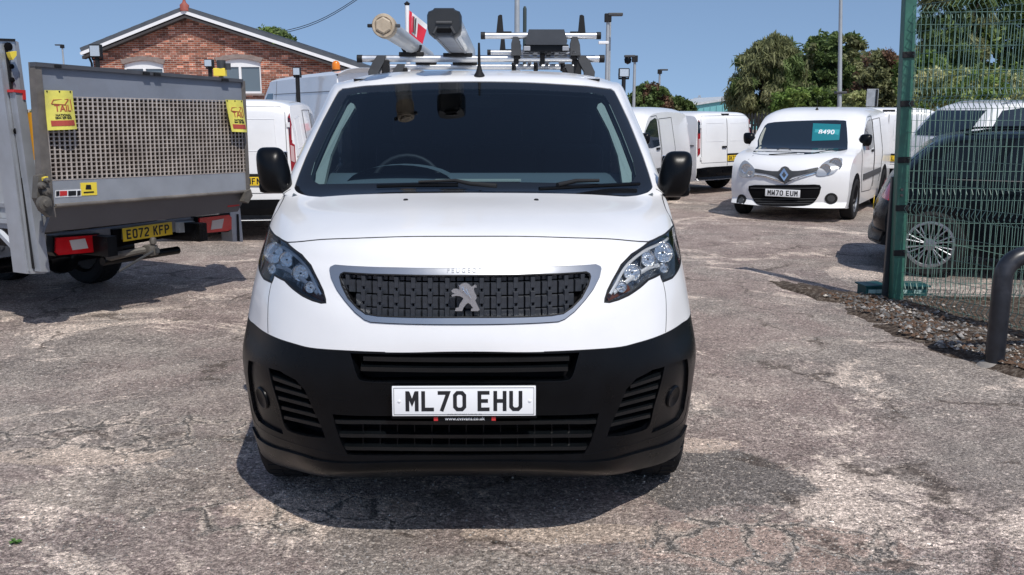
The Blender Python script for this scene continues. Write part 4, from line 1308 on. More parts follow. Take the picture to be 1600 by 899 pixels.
# ---- small white van with price sticker
KP = [(.10,.20),(.02,.30),(.0,.48),(.01,.68),(.07,.83),(.28,.965),(.68,1.035),(1.00,1.085),(1.40,1.36),(1.72,1.58),(2.0,1.665),(2.5,1.70),(3.3,1.70),(3.95,1.67),(4.17,1.58),(4.24,1.1),(4.27,.6),(4.22,.32),(4.1,.20),(2.2,.18)]
KL = 4.27
def small_van(root, W, sticker=True, plate_s='MW70 EUM'):
    B = Body(KP, .90, KL, .95, .15, nose=.27, tail=.05, roofdrop=.09, zroof=1.65)
    body = B.build('body', WHITE, root)
    def KC(pts):  # zoomed-crop coordinates of the photograph -> front plane
        out = []
        for a, b in pts:
            p = B.px(W, 960 + a*.275, 140 + b*.275); out.append((p.x, p.z))
        return out
    def PF(name, pts, mat, parent=root, **k): return B.patch(name, 'front', smooth_line(KC(pts), True, 2) if k.pop('sm', True) else KC(pts), mat, parent, **k)
    ws_ = PF('windscreen', [(872,192),(960,182),(1080,177),(1200,174),(1305,176),(1318,190),(1324,260),(1325,330),(1312,345),(1200,360),(1080,369),(960,374),(880,374),(800,366),(790,352),(815,290),(845,225)], DGLASS, off=.006, thick=.015)
    PF('pillar_trim', [(850,225),(862,222),(835,300),(815,352),(802,354),(822,290)], TRIM, ws_, off=.009, thick=.004)
    mb = MB(); c = B.hit('front', KC([(965,345)])[0], .02)
    mb.tube([(c.x + .12*cos(a), c.y, c.z - .03 + .06*sin(a)) for a in [pi*i/12 for i in range(13)]], .008, 5); mb.build('steering_wheel', GREYPL, ws_)
    if sticker:
        TEAL = principled('teal_sticker', (.01, .16, .19), .4)
        st = PF('price_sticker', [(1130,192),(1287,198),(1278,287),(1122,292)], TEAL, ws_, off=.012, thick=.004, sm=False)
        pc = KC([(1207,243)])[0]; hp = B.hit('front', pc, .016)
        nz = rot('X', -radians(50))
        mb = MB(); mb.box((0, 0, 0), (.38, .004, .11), M=tr(*hp) @ rot('X', radians(-38)), bev=.001); pill = mb.build('sticker_pill', principled('pale_teal', (.03, .30, .33), .5), st)
        text_obj('price', '8490', .125, tr(*(hp + Vector((0, -.010, 0)))) @ rot('X', radians(-38)), PLATEW, st, bold=.0022, sx=1.0)
        mb = MB(); mb.box(hp + Vector((-.03, -.03, -.062)), (.26, .004, .010)); mb.build('sticker_line', principled('pale_teal_2', (.15, .5, .52), .5), st)
    gr = PF('grille', [(797,450),(860,460),(930,464),(948,445),(970,436),(990,445),(1010,463),(1080,458),(1155,442),(1153,462),(1080,482),(1010,500),(990,518),(965,526),(935,512),(915,497),(860,480),(797,470)], GREYPL, off=.012)
    for seg in ([(797,488),(860,497),(925,517),(965,532)], [(965,532),(1005,517),(1075,494),(1150,473)]):
        mb = MB(); mb.tube([B.hit('front', p, .012) for p in fine(KC(seg), .05, False)], .014, 6); mb.build('grille_strip', CHROME, gr, smooth=50)
    for q, m_, o_ in (([(967,446),(992,484),(967,520),(941,484)], CHROME, .035), ([(967,466),(979,485),(967,502),(955,485)], GREYPL, .040)):
        PF('emblem', q, m_, gr, off=o_, thick=.01, sm=False)
    it = PF('lower_air_intake', [(765,548),(860,543),(1080,541),(1168,543),(1170,575),(1160,605),(1130,645),(1080,660),(960,663),(840,659),(800,640),(775,600)], BLACK, off=.014)
    for k, zz in enumerate((560, 620, 634, 648)):
        x0, x1 = (775 + max(0, zz-600)*.8, 1165 - max(0, zz-600)*.9)
        mb = MB(); mb.tube([B.hit('front', p, .018) for p in fine(KC([(x0, zz), (965, zz+2), (x1, zz)]), .08, False)], .007, 5); mb.build('intake_slat', GREYPL, it)
    for cpt, r in (((1232, 620), 37), ((722, 627), 30)):
        p1, p2 = KC([cpt])[0], KC([(cpt[0] + r, cpt[1])])[0]
        rr = max(.07, abs(p2[0]-p1[0])) if cpt[0] > 1000 else .085
        f_ = B.patch('fog_lamp', 'front', circ(p1[0], p1[1], rr), DARKTRIM, root, off=.010)
        B.patch('fog_lens', 'front', circ(p1[0], p1[1], rr*.6), GREYPL, f_, off=.014)
    HLM = principled('headlamp_reflector', (.42, .43, .44), .2, .5, coat=.6)
    for pts, cs in (([(742,402),(770,420),(797,450),(797,480),(790,498),(750,500),(712,492),(708,465),(718,425)], ((752,450,24),(775,478,14))),
                ([(1290,390),(1296,405),(1290,430),(1265,462),(1240,480),(1200,490),(1160,492),(1148,480),(1155,458),(1180,425),(1215,402),(1250,392)], ((1258,425,30),(1200,455,26)))):
        h = PF('headlight', pts, HLM, off=.016)
        for (a, b, r) in cs:
            p1 = KC([(a, b)])[0]; rr = r*.275/105
            c = B.hit('front', p1, .024)
            mb = MB(); mb.lathe([(rr*1.25, .002), (rr*1.2, .008), (rr, .003), (rr*.6, -.006), (rr*.3, -.008), (0, .004)], 18, tr(*c) @ rot('X', pi/2)); mb
            mb.build('reflector', REFL, h, smooth=30)
    wl = KC([(960, 352)])[0]
    mb = MB(); mb.tube([B.hit('front', p, .02) for p in fine(KC([(1130, 362), (1220, 347), (1312, 343)]), .1, False)], .009, 5); mb.build('wiper', DARKTRIM, root)
    mb = MB(); mb.tube([B.hit('front', p, .02) for p in fine(KC([(880, 370), (960, 366), (1040, 362)]), .1, False)], .009, 5); mb.build('wiper', DARKTRIM, root)
    # bonnet shut line
    B.line('shut_line', 'front', KC([(790,374),(760,400)]), .004, DARKTRIM, body)
    for s, sd in ((1, 'right'), (-1, 'left')):
        B.patch('window', sd, [(1.28,1.12),(1.55,1.32),(1.85,1.47),(2.12,1.52),(2.22,1.50),(2.24,1.05),(1.8,1.02),(1.32,1.04)], DGLASS, root, off=.004)
        B.line('shut_line', sd, [(1.15,1.06),(1.2,.6),(1.35,.38),(2.2,.35),(2.30,.5),(2.30,1.45),(2.22,1.56),(1.9,1.54)], .005, DARKTRIM, body)
        B.line('shut_line', sd, [(2.34,.4),(2.34,1.5),(3.1,1.52),(3.16,.95),(3.1,.7),(2.9,.45)], .005, DARKTRIM, body)
        B.patch('side_moulding', sd, [(1.35,.56),(3.05,.60),(3.05,.68),(1.35,.66)], GREYPL, root, off=.014)
        B.patch('door_handle', sd, [(2.02,.98),(2.20,.98),(2.20,1.02),(2.02,1.02)], DARKTRIM, root, off=.02)
        mirror_unit(root, s, (s*(.90 if s > 0 else .93), 1.32, 1.19), .20, .19, .08, (s*.80, 1.40, 1.12), low=False)
    wheels(root, KL, .80, 3.50, .315, .20, .86, spokes=9, body=B)
    pc = KC([(958, 588)])[0]; hp = B.hit('front', pc, .03)
    plate(root, tr(*hp), plate_s, PLATEW)
    ap_ = B.hit('top', (0, 1.95)); mb = MB(); mb.lathe([(.03, -.01), (.02, .02), (.005, .04), (.004, .16), (0, .165)], 8, tr(*ap_)); mb.build('aerial', DARKTRIM, root)
    B.patch('rear_lamp', 'rear', [(.74,.9),(.86,.9),(.84,1.4),(.74,1.4)], REDL, root); B.patch('rear_lamp', 'rear', [(-.74,.9),(-.86,.9),(-.84,1.4),(-.74,1.4)], REDL, root)
    return B
KA = radians(-30)
KW = tr(4.10, 13.93, 0) @ rot('Z', KA)
kang = empty('small_white_van', (4.10, 13.93, 0), KA, 'small white van facing the camera with a teal 8490 price sticker in its windscreen', 'van')
small_van(kang, KW)
# the one half hidden behind the work van
ka2 = copy_tree(kang)
ka2.name = 'small_white_van'
ka2.location = (.78, 14.5, 0); ka2.rotation_euler = (0, 0, radians(-26))
ka2['label'] = 'white van facing forwards, mostly hidden behind the right mirror of the central van'
def strip(o, names):
    for c in list(o.children):
        if any(c.name.startswith(n) for n in names):
            strip(c, ['']); bpy.data.objects.remove(c)
        else: strip(c, names)
strip(ka2, ['price_sticker', 'emblem'])

# ---- vans seen from behind
def rear_van(root, W, H, plate_s, kind='small', L=4.4, seen='right', mat=WHITE):
    k = H/1.72
    prof = [(.1,.22),(.0,.45),(.02,.7),(.3,.92*k),(.9,1.05*k),(1.6,1.55*k),(2.0,H*.97),(2.6,H),(L-.4,H*.995),(L-.10,H*.965),(L-.03,H*.85),(L+.0,.95*k),(L+.02,.55),(L-.0,.34),(L-.15,.26),(2.2,.22)]
    B = Body(prof, W, L, 1.0, .13, nose=.3, tail=.06, roofdrop=.07, zroof=H*.95)
    body = B.build('body', mat, root)
    w = W
    B.patch('bumper', 'rear', [(-w*.97,.30),(w*.97,.30),(w*.98,.52),(w*.7,.54),(-w*.7,.54),(-w*.98,.52)], BLACKPL, root, off=.03, thick=.1)
    for s in (-1, 1):
        q = [(s*w*.90, .86*k), (s*w*.965, .80*k), (s*w*.955, 1.25*k), (s*w*.90, 1.55*k), (s*w*.875, 1.5*k)]
        l = B.patch('rear_lamp', 'rear', q, principled('lamp_red_dark', (.25, .01, .015), .12, coat=.5), root, off=.012)
        B.patch('lamp_insert', 'rear', [(s*w*.905, .98*k), (s*w*.95, .96*k), (s*w*.945, 1.15*k), (s*w*.90, 1.17*k)], principled('lamp_clear', (.5, .35, .35), .15), l, off=.018, thick=.01)
        B.patch('lamp_top', 'rear', [(s*w*.895, 1.28*k), (s*w*.95, 1.27*k), (s*w*.925, 1.52*k), (s*w*.88, 1.5*k)], DGLASS, l, off=.018, thick=.01)
    B.line('shut_line', 'rear', [(0, .55), (0, H*.95)], .006, DARKTRIM, body)
    for s in (-1, 1):
        B.line('shut_line', 'rear', [(s*.03,.62),(s*w*.86,.62),(s*w*.84,H*.9),(s*w*.78,H*.945),(s*.03,H*.95)], .004, GREYPL, body)
        B.line('door_panel', 'rear', [(s*.10,1.1*k),(s*w*.72,1.1*k),(s*w*.70,H*.86),(s*.10,H*.86)], .004, mat, body, closed=True)
        for z in (.75*k, H*.82): mb = MB(); c = B.hit('rear', (s*w*.88, z), .01); mb.box(c, (.04, .03, .06)); mb.build('hinge', mat, root)
    c = B.hit('rear', (.10, .98*k), .015); mb = MB(); mb.box(c, (.14, .03, .04), bev=.01); mb.build('door_handle', DARKTRIM, root)
    c = B.hit('rear', (0, H*.965), .01); mb = MB(); mb.box(c, (.22, .04, .03), bev=.008); mb.build('brake_light', DARKTRIM, root)
    pc = B.hit('rear', (-.30*0 - .25, .74*k), .02)
    mb = MB(); mb.box(pc + Vector((0, -.005, .075)), (.5, .03, .035), bev=.008); mb.build('plate_light', DARKTRIM, root)
    plate(root, tr(*pc) @ rot('Z', pi), plate_s, PLATEY)
    for sd in ('left', 'right'):
        B.patch('window', sd, [(1.25,1.13*k),(1.55,1.36*k),(1.85,1.52*k),(2.2,1.54*k),(2.24,1.08*k),(1.3,1.06*k)], DGLASS, root, off=.004)
        B.line('shut_line', sd, [(2.32,.4),(2.34,H*.92),(3.35,H*.92),(3.4,.9),(3.3,.7),(3.1,.42)], .006, GREYPL, body)
        B.line('slide_rail', sd, [(2.4,1.02*k),(L-.12,1.02*k)], .012, GREYPL, root)
        B.line('body_panel', sd, [(L-1.0,1.12*k),(L-.32,1.12*k),(L-.34,H*.86),(L-1.0,H*.88)], .006, mat, body, closed=True)
        B.patch('side_moulding', sd, [(1.4,.50),(L-1.1,.50),(L-1.1,.60),(1.4,.60)], GREYPL, root, off=.012)
    for s in (-1, 1): mirror_unit(root, s, (s*(w+.06), 1.35, 1.2*k), .2, .22, .08, (s*(w-.06), 1.42, 1.12*k), low=False)
    wheels(root, L, .85, L-.85, .32, .2, W-.04, spokes=6, rimmat=STEEL, body=B)
    return B
def place_rear(cx, cy, ang, L):
    """centre of the rear face on the ground, ang = direction of local +y"""
    ey = Vector((cos(ang), sin(ang))); a = atan2(-ey.x, ey.y)
    return Vector((cx - ey.x*L, cy - ey.y*L, 0)), a
def rv(name, cx, cy, ang, W, H, pl, label, L=4.4, mat=WHITE):
    loc, a = place_rear(cx, cy, ang, L)
    r = empty(name, loc, a, label, 'van')
    rear_van(r, W, H, pl, L=L, mat=mat)
    return r
rv('white_van', 4.33, 18.75, atan2(-.77, .64), .90, 1.62, 'BK72 WXK', 'white van seen from behind, just left of the small van with the price sticker')
rv('white_van', 7.25, 18.0, atan2(-.98, -.2), .95, 1.70, 'YL21 NFX', 'white van seen from behind, partly hidden by the green fence post', L=4.6)
rv('white_van', -3.66, 11.7, atan2(-.98, .12), .95, 1.80, 'ML21 NFN', 'white van seen from behind between the tail lift truck and the central van', L=4.9)
# the tall long van behind it
def long_van(root, L=7.0, H=2.36):
    prof = [(.1,.3),(.0,.5),(.05,.9),(.5,1.15),(.95,1.3),(1.6,1.95),(2.1,2.28),(2.6,H),(L-.3,H),(L-.05,H-.06),(L,1.4),(L,.5),(L-.1,.34),(3.5,.3)]
    B = Body(prof, 1.0, L, 1.1, .10, nose=.3, tail=.04, roofdrop=.10, zroof=2.2)
    body = B.build('body', WHITE, root)
    for sd in ('left', 'right'):
        B.line('seam_line', sd, [(2.7,1.98),(L-.15,1.98)], .007, GREYPL, body)
        B.line('seam_line', sd, [(3.0,1.30),(L-.15,1.30)], .006, GREYPL, body)
        for y in (2.9, 4.6): B.line('shut_line', sd, [(y,.5),(y,2.26)], .005, GREYPL, body)
        B.patch('window', sd, [(1.35,1.38),(1.75,1.8),(2.1,2.0),(2.6,2.0),(2.6,1.35)], DGLASS, root, off=.005)
        B.patch('side_moulding', sd, [(1.6,.72),(L-.1,.72),(L-.1,.90),(1.6,.90)], GREYPL, root, off=.015)
        B.patch('door_handle', sd, [(3.0,1.22),(3.18,1.22),(3.18,1.27),(3.0,1.27)], DARKTRIM, root, off=.03)
    B.patch('windscreen', 'front', [(-.8,1.38),(.8,1.38),(.72,2.0),(-.72,2.0)], DGLASS, root)
    for s in (-1, 1): B.patch('rear_lamp', 'rear', [(s*.86,.9),(s*.97,.9),(s*.95,1.5),(s*.86,1.5)], REDL, root)
    B.patch('rear_bumper', 'rear', [(-.95,.38),(.95,.38),(.95,.58),(-.95,.58)], BLACKPL, root, off=.04, thick=.1)
    wheels(root, L, 1.0, L-1.6, .36, .22, .96, spokes=0, rimmat=STEEL, body=B)
ey = Vector((.46, -.89)).normalized()
Cn = Vector((-2.75, 16.8)); cr = Cn + Vector((ey.y, -ey.x))*-1.0*-1.0
loc, a = place_rear(cr.x + .35, cr.y, atan2(ey.y, ey.x), 7.0)
lv = empty('tall_white_van', (-2.25 - ey.x*7.4, 16.9 - ey.y*7.4, 0), atan2(-ey.x, ey.y), 'long high roofed white van behind the tail lift truck, its grey seam lines showing', 'van')
long_van(lv, 7.4)

# ---- dark estate car behind the fence
NAVY = principled('dark_navy_paint', (.003, .0045, .007), .25, 0, .10, .05)
ALLOY = principled('bright_alloy', (.30, .31, .33), .35, .7)
def estate(root, mat, H=1.46, L=4.4, W=.90, win=DGLASS, lamp=REDL, rails=True):
    k = H/1.46
    prof = [(.12,.24),(.0,.42),(.03,.66),(.25,.82),(1.05,.96),(1.25,1.0),(1.75,1.28*k),(2.1,H*.975),(2.7,H),(3.5,H*.985),(3.78,H*.95),(4.02,1.22*k),(4.24,.98*k),(4.33,.80),(4.40,.60),(4.38,.42),(4.25,.27),(2.2,.2)]
    B = Body(prof, W, L, .85, .30, nose=.3, tail=.12, roofdrop=.06, zroof=H*.95)
    body = B.build('body', mat, root)
    for s, sd in ((1, 'right'), (-1, 'left')):
        for q in ([(1.35,.99),(1.72,1.20*k),(2.1,H*.93),(2.35,H*.95),(2.40,.99)], [(2.47,.99),(2.44,H*.95),(3.15,H*.945),(3.32,.99)], [(3.40,1.0),(3.24,H*.94),(3.66,H*.915),(3.95,1.06*k),(3.9,1.01)]):
            B.patch('window', sd, q, win, root, off=.005)
        B.line('shut_line', sd, [(1.3,.95),(1.3,.45),(1.6,.3),(2.38,.3),(2.42,.95)], .005, BLACK, body)
        B.line('shut_line', sd, [(2.44,.95),(2.42,.3),(3.1,.3),(3.3,.65),(3.35,.95)], .005, BLACK, body)
        B.line('window_trim', sd, [(1.35,.975),(3.75,.985)], .006, GREYPL if mat is NAVY else SILVER, body)
        B.patch('sill', sd, [(1.1,.24),(3.3,.24),(3.3,.33),(1.1,.33)], BLACKPL, root, off=.012)
        for y in (2.2, 3.1): B.patch('door_handle', sd, [(y,.86),(y+.18,.86),(y+.18,.895),(y,.895)], mat, root, off=.025)
        mirror_unit(root, s, (s*(W+.07), 1.45, 1.0), .2, .14, .07, (s*(W-.08), 1.5, .98), low=False, mat=mat)
        B.patch('rear_lamp', 'rear', [(s*.60,.78),(s*.86,.76),(s*.87,.93),(s*.80,1.02*k),(s*.66,.92)], lamp, root, off=.012, thick=.05)
        if rails:
            mb = MB(); mb.tube([B.hit('top', (s*.56, y), .035 if .1 < t < .9 else 0) for t, y in [(i/8, 2.1 + 1.5*i/8) for i in range(9)]], .012, 6); mb.build('roof_rail', SILVER if mat is not NAVY else BLACKPL, root, smooth=60)
    B.patch('rear_window', 'rear', [(-.62,1.02*k),(.62,1.02*k),(.56,1.34*k),(-.56,1.34*k)], win, root)
    B.patch('rear_bumper', 'rear', [(-.86,.30),(.86,.30),(.87,.44),(-.87,.44)], BLACKPL, root, off=.02)
    B.patch('windscreen', 'front', [(-.66,1.02),(.66,1.02),(.58,1.36*k),(-.58,1.36*k)], win, root)
    B.patch('headlight', 'front', [(.5,.6),(.82,.62),(.84,.74),(.52,.70)], LENS, root); B.patch('headlight', 'front', [(-.5,.6),(-.82,.62),(-.84,.74),(-.52,.70)], LENS, root)
    plate(root, tr(*B.hit('rear', (0, .66), .02)) @ rot('Z', pi), 'ML70 KFP', PLATEY)
    wheels(root, L, .88, 3.85, .335, .22, W-.02, spokes=0, rimmat=ALLOY, body=B)
    return B
dk = empty('dark_estate_car', (8.12, 8.62, 0), atan2(.93, .37), 'black estate car with red tail lamp and bright multi spoke wheel behind the green fence', 'car')
estate(dk, NAVY, win=BLACKGLASS)
# multi-spoke alloys
for wobj in [c for c in dk.children if c.name.startswith('wheel') and not c.name.startswith('wheel_arch')]:
    cx_ = sum(v.co.x for v in wobj.data.vertices)/len(wobj.data.vertices); cy_ = sum(v.co.y for v in wobj.data.vertices)/len(wobj.data.vertices)
    s = 1 if cx_ > 0 else -1
    M = tr(cx_ , cy_, .335) @ rot('Y', pi/2*s)
    mb = MB(); mb.lathe([(.215, .092), (0, .092)], 30, M, caps=False); mb.build('brake_and_shade_disc', BLACK, wobj)  # black sheet added behind the spokes, shade between them put into its colour
    mb = MB(); R = .22
    for j in range(10):
        for dlt in (-.085, .085):
            a0 = 2*pi*j/10
            p0 = Vector((.05*cos(a0 + dlt*.6), .05*sin(a0 + dlt*.6), .106)); p1 = Vector((R*cos(a0 + dlt*1.5), R*sin(a0 + dlt*1.5), .110))
            mb.tube([p0, p1], [.006, .0085], 6, M)
    mb.lathe([(.225, .085), (.235, .11), (.21, .112), (.205, .09)], 36, M, caps=False); mb.lathe([(.06, .08), (.06, .112), (0, .118)], 16, M)
    mb.build('alloy_spokes', ALLOY, wobj, smooth=45, fixn=True)
wc = empty('white_estate_car', (10.8, 15.6, 0), radians(103), 'white estate car with dark side windows behind the black one at the right edge', 'car')
estate(wc, WHITE, H=1.80)
# ---------------------------------------------------------------- tail lift truck on the left
pL, pR = on_ground(120, 383, .62), on_ground(337, 351, .62)
TA = atan2(pR.y - pL.y, pR.x - pL.x)
TO = Vector((pL.x, pL.y, 0))
TW = tr(*TO) @ rot('Z', TA)                      # local x along the rear, y into the truck, z up
TWi = TW.inverted()
def TP(px, py, t=0.0):
    o = TWi @ Vector((0, 0, CAMH)); d = TWi.to_3x3() @ ray(px, py)
    k = (t - o.y)/d.y
    q = o + d*k
    return (q.x, q.z)
truck = empty('tail_lift_truck', TO, TA, 'grey dropside truck with raised aluminium tail lift and yellow rear plate', 'truck')
GREYP = worn('grey_lift_paint', (.20, .22, .26), .45, var=.14, scale=3, dirt=(.12, .11, .10))
BRWN = worn('grubby_brown_steel', (.16, .145, .13), .6, .2, var=.35, scale=8)
GRATE = worn('galvanised_grating', (.60, .53, .47), .45, .35, var=.3, scale=7, dirt=(.25, .18, .13))
ALUT = worn('aluminium_extrusion', (.46, .49, .53), .38, .55, var=.12, scale=4, dirt=(.25, .24, .23))
DEEP = principled('grating_backing', (.06, .045, .038), .8)
T0 = -.30
def quad(mb, pts, t, d):
    """px outline -> slab at local y = t, thickness d"""
    q = [TP(x, y, t) for x, y in pts]
    mb.prism([(a, b) for a, b in q], d, tr(0, t, 0))
def tpart(name, pts, mat, t=T0, d=.03, parent=None):
    mb = MB(); quad(mb, pts, t, d); return mb.build(name, mat, parent or truck, fixn=True)
plat = tpart('platform_panel', [(62,104),(379,129),(380,160),(70,153)], GREYP, T0, .04)
tpart('platform_lower_panel', [(79,281),(385,269),(390,297),(85,322)], ALUT, T0, .05)
tpart('platform_side_frame', [(54,97),(64,98),(85,322),(88,340),(78,338),(68,310)], BRWN, T0 - .02, .07)
tpart('platform_side_frame', [(378,126),(383,127),(391,298),(386,298)], BRWN, T0 - .01, .06)
tpart('top_rail', [(55,97),(380,124),(380,129),(55,104)], worn('dark_grey_rail', (.07, .072, .08), .4), T0 - .03, .06)
for x in (92, 230, 247, 353):
    k = (x - 55)/325; y = 97 + k*27
    tpart('rail_clip', [(x-5,y+1),(x+4,y+1.8),(x+5,y+6),(x-5,y+5)], DARKTRIM, T0 - .045, .02)
tpart('grating_backing', [(70,150),(381,158),(386,270),(80,283)], DEEP, T0 + .035, .01)
# grating bars
A0, B0, A1, B1 = TP(71, 151, T0), TP(381, 158, T0), TP(80, 282, T0), TP(386, 269, T0)
def lerp2(u, v):
    a = [A0[i] + (B0[i]-A0[i])*u for i in (0, 1)]; b = [A1[i] + (B1[i]-A1[i])*u for i in (0, 1)]
    return [a[i] + (b[i]-a[i])*v for i in (0, 1)]
NXG, NZG = 46, 19
mb = MB()
for i in range(NXG + 1):
    p, q = lerp2(i/NXG, 0), lerp2(i/NXG, 1)
    mb.add([(p[0]-.007, T0-.004, p[1]), (p[0]+.007, T0-.004, p[1]), (q[0]+.007, T0-.004, q[1]), (q[0]-.007, T0-.004, q[1]),
            (p[0]+.008, T0+.03, p[1]), (p[0]+.012, T0+.03, p[1]), (q[0]+.012, T0+.03, q[1]), (q[0]+.008, T0+.03, q[1])],
           [(0,1,2,3),(4,7,6,5),(0,3,7,4),(1,5,6,2)])
for j in range(NZG + 1):
    p, q = lerp2(0, j/NZG), lerp2(1, j/NZG)
    mb.add([(p[0], T0-.003, p[1]-.003), (q[0], T0-.003, q[1]-.003), (q[0], T0-.003, q[1]+.003), (p[0], T0-.003, p[1]+.003),
            (p[0], T0+.018, p[1]-.010), (q[0], T0+.018, q[1]-.010), (q[0], T0+.018, q[1]-.006), (p[0], T0+.018, p[1]-.006)],
           [(0,1,2,3),(4,7,6,5),(0,4,5,1),(3,2,6,7)])
tag(mb.build('grating', GRATE, truck, fixn=True), kind='stuff')
# folded flap below
z = TP(85, 322, T0)[1]
mb = MB()
a, b, c, d = TP(86, 322, T0), TP(390, 299, T0), TP(374, 331, T0 + .1), TP(72, 364, T0 + .1)
mb.add([(a[0], T0+.01, a[1]), (b[0], T0+.01, b[1]), (c[0], T0+.12, c[1]), (d[0], T0+.12, d[1]),
        (a[0], T0+.04, a[1]), (b[0], T0+.04, b[1]), (c[0], T0+.15, c[1]), (d[0], T0+.15, d[1])],
       [(0,3,2,1),(4,5,6,7),(0,1,5,4),(1,2,6,5),(2,3,7,6),(3,0,4,7)])
mb.build('folding_flap', worn('dark_grey_steel', (.11, .115, .13), .5, .2, var=.12, scale=3), truck, fixn=True)
mb = MB(); mb.tube([(a[0], T0 - .005, a[1]), (b[0], T0 - .005, b[1])], .016, 8); mb.build('hinge_rod', BRWN, truck, smooth=60)
# masts
def mast(name, top, bot, t, d, mat=ALUT, parent=None):
    return tpart(name, [top[0], top[1], bot[1], bot[0]], mat, t, d, parent)
m1 = mast('lift_mast', ((-4,62),(22,63)), ((42,428),(70,428)), -.02, .16)
tpart('mast_groove', [(9,75),(12,75),(56,420),(52,420)], DARKTRIM, -.035, .02, m1)
tpart('mast_cap', [(-5,60),(24,61),(24,65),(-5,64)], DARKTRIM, -.03, .18, m1)
tpart('mast_face', [(22,63),(29,66),(76,425),(70,428)], ALUDULL, -.015, .10, m1)
tpart('mast_groove', [(0,90),(2,90),(47,424),(45,424)], ALUDULL, -.030, .012, m1)
tpart('mast_groove', [(15,90),(16.5,90),(62,424),(60.5,424)], ALUDULL, -.030, .012, m1)
m2 = mast('lift_mast', ((24,143),(38,143)), ((64,425),(78,425)), -.10, .07)
tpart('mast_cap', [(22,140),(40,141),(41,156),(37,156),(36,146),(22,144)], REDPAINT, -.11, .08, m2)
m3 = mast('lift_mast', ((341,140),(358,141)), ((364,378),(380,378)), -.02, .14)
tpart('mast_groove', [(371,335),(373,335),(375,377),(372,377)], DARKTRIM, -.03, .02, m3)
for x, y, r in ((20,104,3),(21,125,3),(28,205,4),(15,73,5)):
    p = TP(x, y, -.05); mb = MB(); mb.lathe([(r*.006, 0), (r*.006, .012), (0, .016)], 14, tr(p[0], -.03, p[1]) @ rot('X', pi/2)); mb.build('bolt_hole', BLACK, m1)
tpart('yellow_catch', [(15,82),(26,80),(26,87),(20,94),(18,90)], YELLOW, -.10, .04)
ORANGE = principled('orange_bracket', (.75, .36, .03), .5)
for pts in ([(47,176),(52,176),(58,250),(53,250)], [(50,180),(63,181),(63,187),(50,186)], [(53,210),(65,211),(65,217),(53,216)], [(55,232),(66,233),(66,239),(56,238)]):
    tpart('yellow_ladder', pts, ORANGE, -.08, .03)
# lift mechanism
MECH = worn('dirty_mechanism', (.13, .12, .105), .6, .3, var=.4, scale=14)
tpart('lift_arm', [(60,275),(72,272),(80,300),(84,322),(80,340),(68,330),(58,310)], MECH, T0 - .06, .06)
for x, y, r in ((70,318,.055),(74,300,.03),(66,290,.025),(74,282,.02)):
    p = TP(x, y, T0 - .1); mb = MB(); mb.lathe([(r, 0), (r*.95, .03), (r*.5, .035), (r*.45, .05), (0, .052)], 18, tr(p[0], T0 - .08, p[1]) @ rot('X', pi/2)); mb.build('pivot', MECH, truck, smooth=40)
tpart('yellow_tip', [(69,278),(75,276),(76,281),(70,283)], YELLOW, T0 - .09, .03)
tpart('lift_arm', [(384,300),(392,296),(395,306),(388,318),(382,315)], MECH, T0 - .04, .06)
# chassis, bumper, lamps
tpart('rear_bumper', [(78,368),(365,333),(366,348),(320,356),(150,380),(80,392)], worn('grey_bumper_steel', (.22, .23, .25), .5), .03, .08)
tpart('under_panel', [(80,385),(366,345),(366,352),(82,405)], BLACK, .10, .3)
def lamp(pts, ins):
    l = tpart('tail_lamp', pts, REDL, -.03, .08)
    mb_ = tpart('lamp_insert', ins, principled('lamp_clear_white', (.62, .56, .52), .15), -.036, .01, l)
    q = [TP(x, y, -.03) for x, y in pts]
    cx_ = sum(p[0] for p in q)/len(q); cz_ = sum(p[1] for p in q)/len(q)
    mb = MB(); mb.prism([(cx_ + (p[0]-cx_)*1.07, cz_ + (p[1]-cz_)*1.16) for p in q], .08, tr(0, -.015, 0)); mb.build('lamp_housing', BLACKPL, l, fixn=True)
lamp([(88,372),(155,367),(158,371),(157,391),(150,394),(92,399),(87,394)], [(109,376),(133,373),(138,388),(114,391)])
lamp([(312,341),(358,336),(362,340),(362,358),(357,361),(316,365),(312,361)], [(332,345),(350,342),(347,357),(330,359)])
pa, pb = TP(193, 364, -.02), TP(265, 359, -.02)
pcx = (pa[0]+pb[0])/2; w_ = pb[0]-pa[0]
pz = TP(229, 362, -.02)[1]
plate(truck, tr(pcx, -.03, pz), 'EO72 KFP', PLATEY)
tpart('lamp_bracket', [(176,359),(190,358),(190,375),(178,377)], BLACK, .0, .03)
tpart('number_lamp', [(280,348),(304,346),(304,362),(281,364)], worn('pale_grey_box', (.5, .52, .5), .4), -.02, .05)
# stickers
def sticker(pts, mat, name='sticker', t=T0 - .004, parent=plat): return tpart(name, pts, mat, t, .003, parent)
sticker([(87,298),(127,296),(127,307),(87,309)], PLATEW)
for k, (x, m_) in enumerate(((88, INK), (94, REDPAINT), (107, INK), (121, INK))):
    wd = (5, 11, 12, 5)[k]; sticker([(x,299-k*.2),(x+wd,298.6-k*.2),(x+wd,306-k*.3),(x,307-k*.3)], m_, 'sticker_print', T0 - .007)
sticker([(126,286),(151,285),(152,305),(127,306)], YELLOW)
sticker([(135,289),(142,289),(143,296),(134,296)], INK, 'sticker_print', T0 - .007); sticker([(131,300),(147,299),(147,301),(131,302)], INK, 'sticker_print', T0 - .007)
sticker([(356,318),(374,316),(374,322),(356,324)], REDPAINT, 'sticker', T0 + .08)
# deck and side panels of the body
sx0 = TP(8, 250, .1)[0]
zt, zb_ = TP(20, 158, .1)[1], TP(30, 343, .1)[1]
WB = 2.15; XL = TP(30, 300, .1)[0] - .02; XR = XL + WB
PANEL = worn('body_side_grey', (.40, .42, .44), .4, .2, var=.1, scale=4, dirt=(.25, .24, .22))
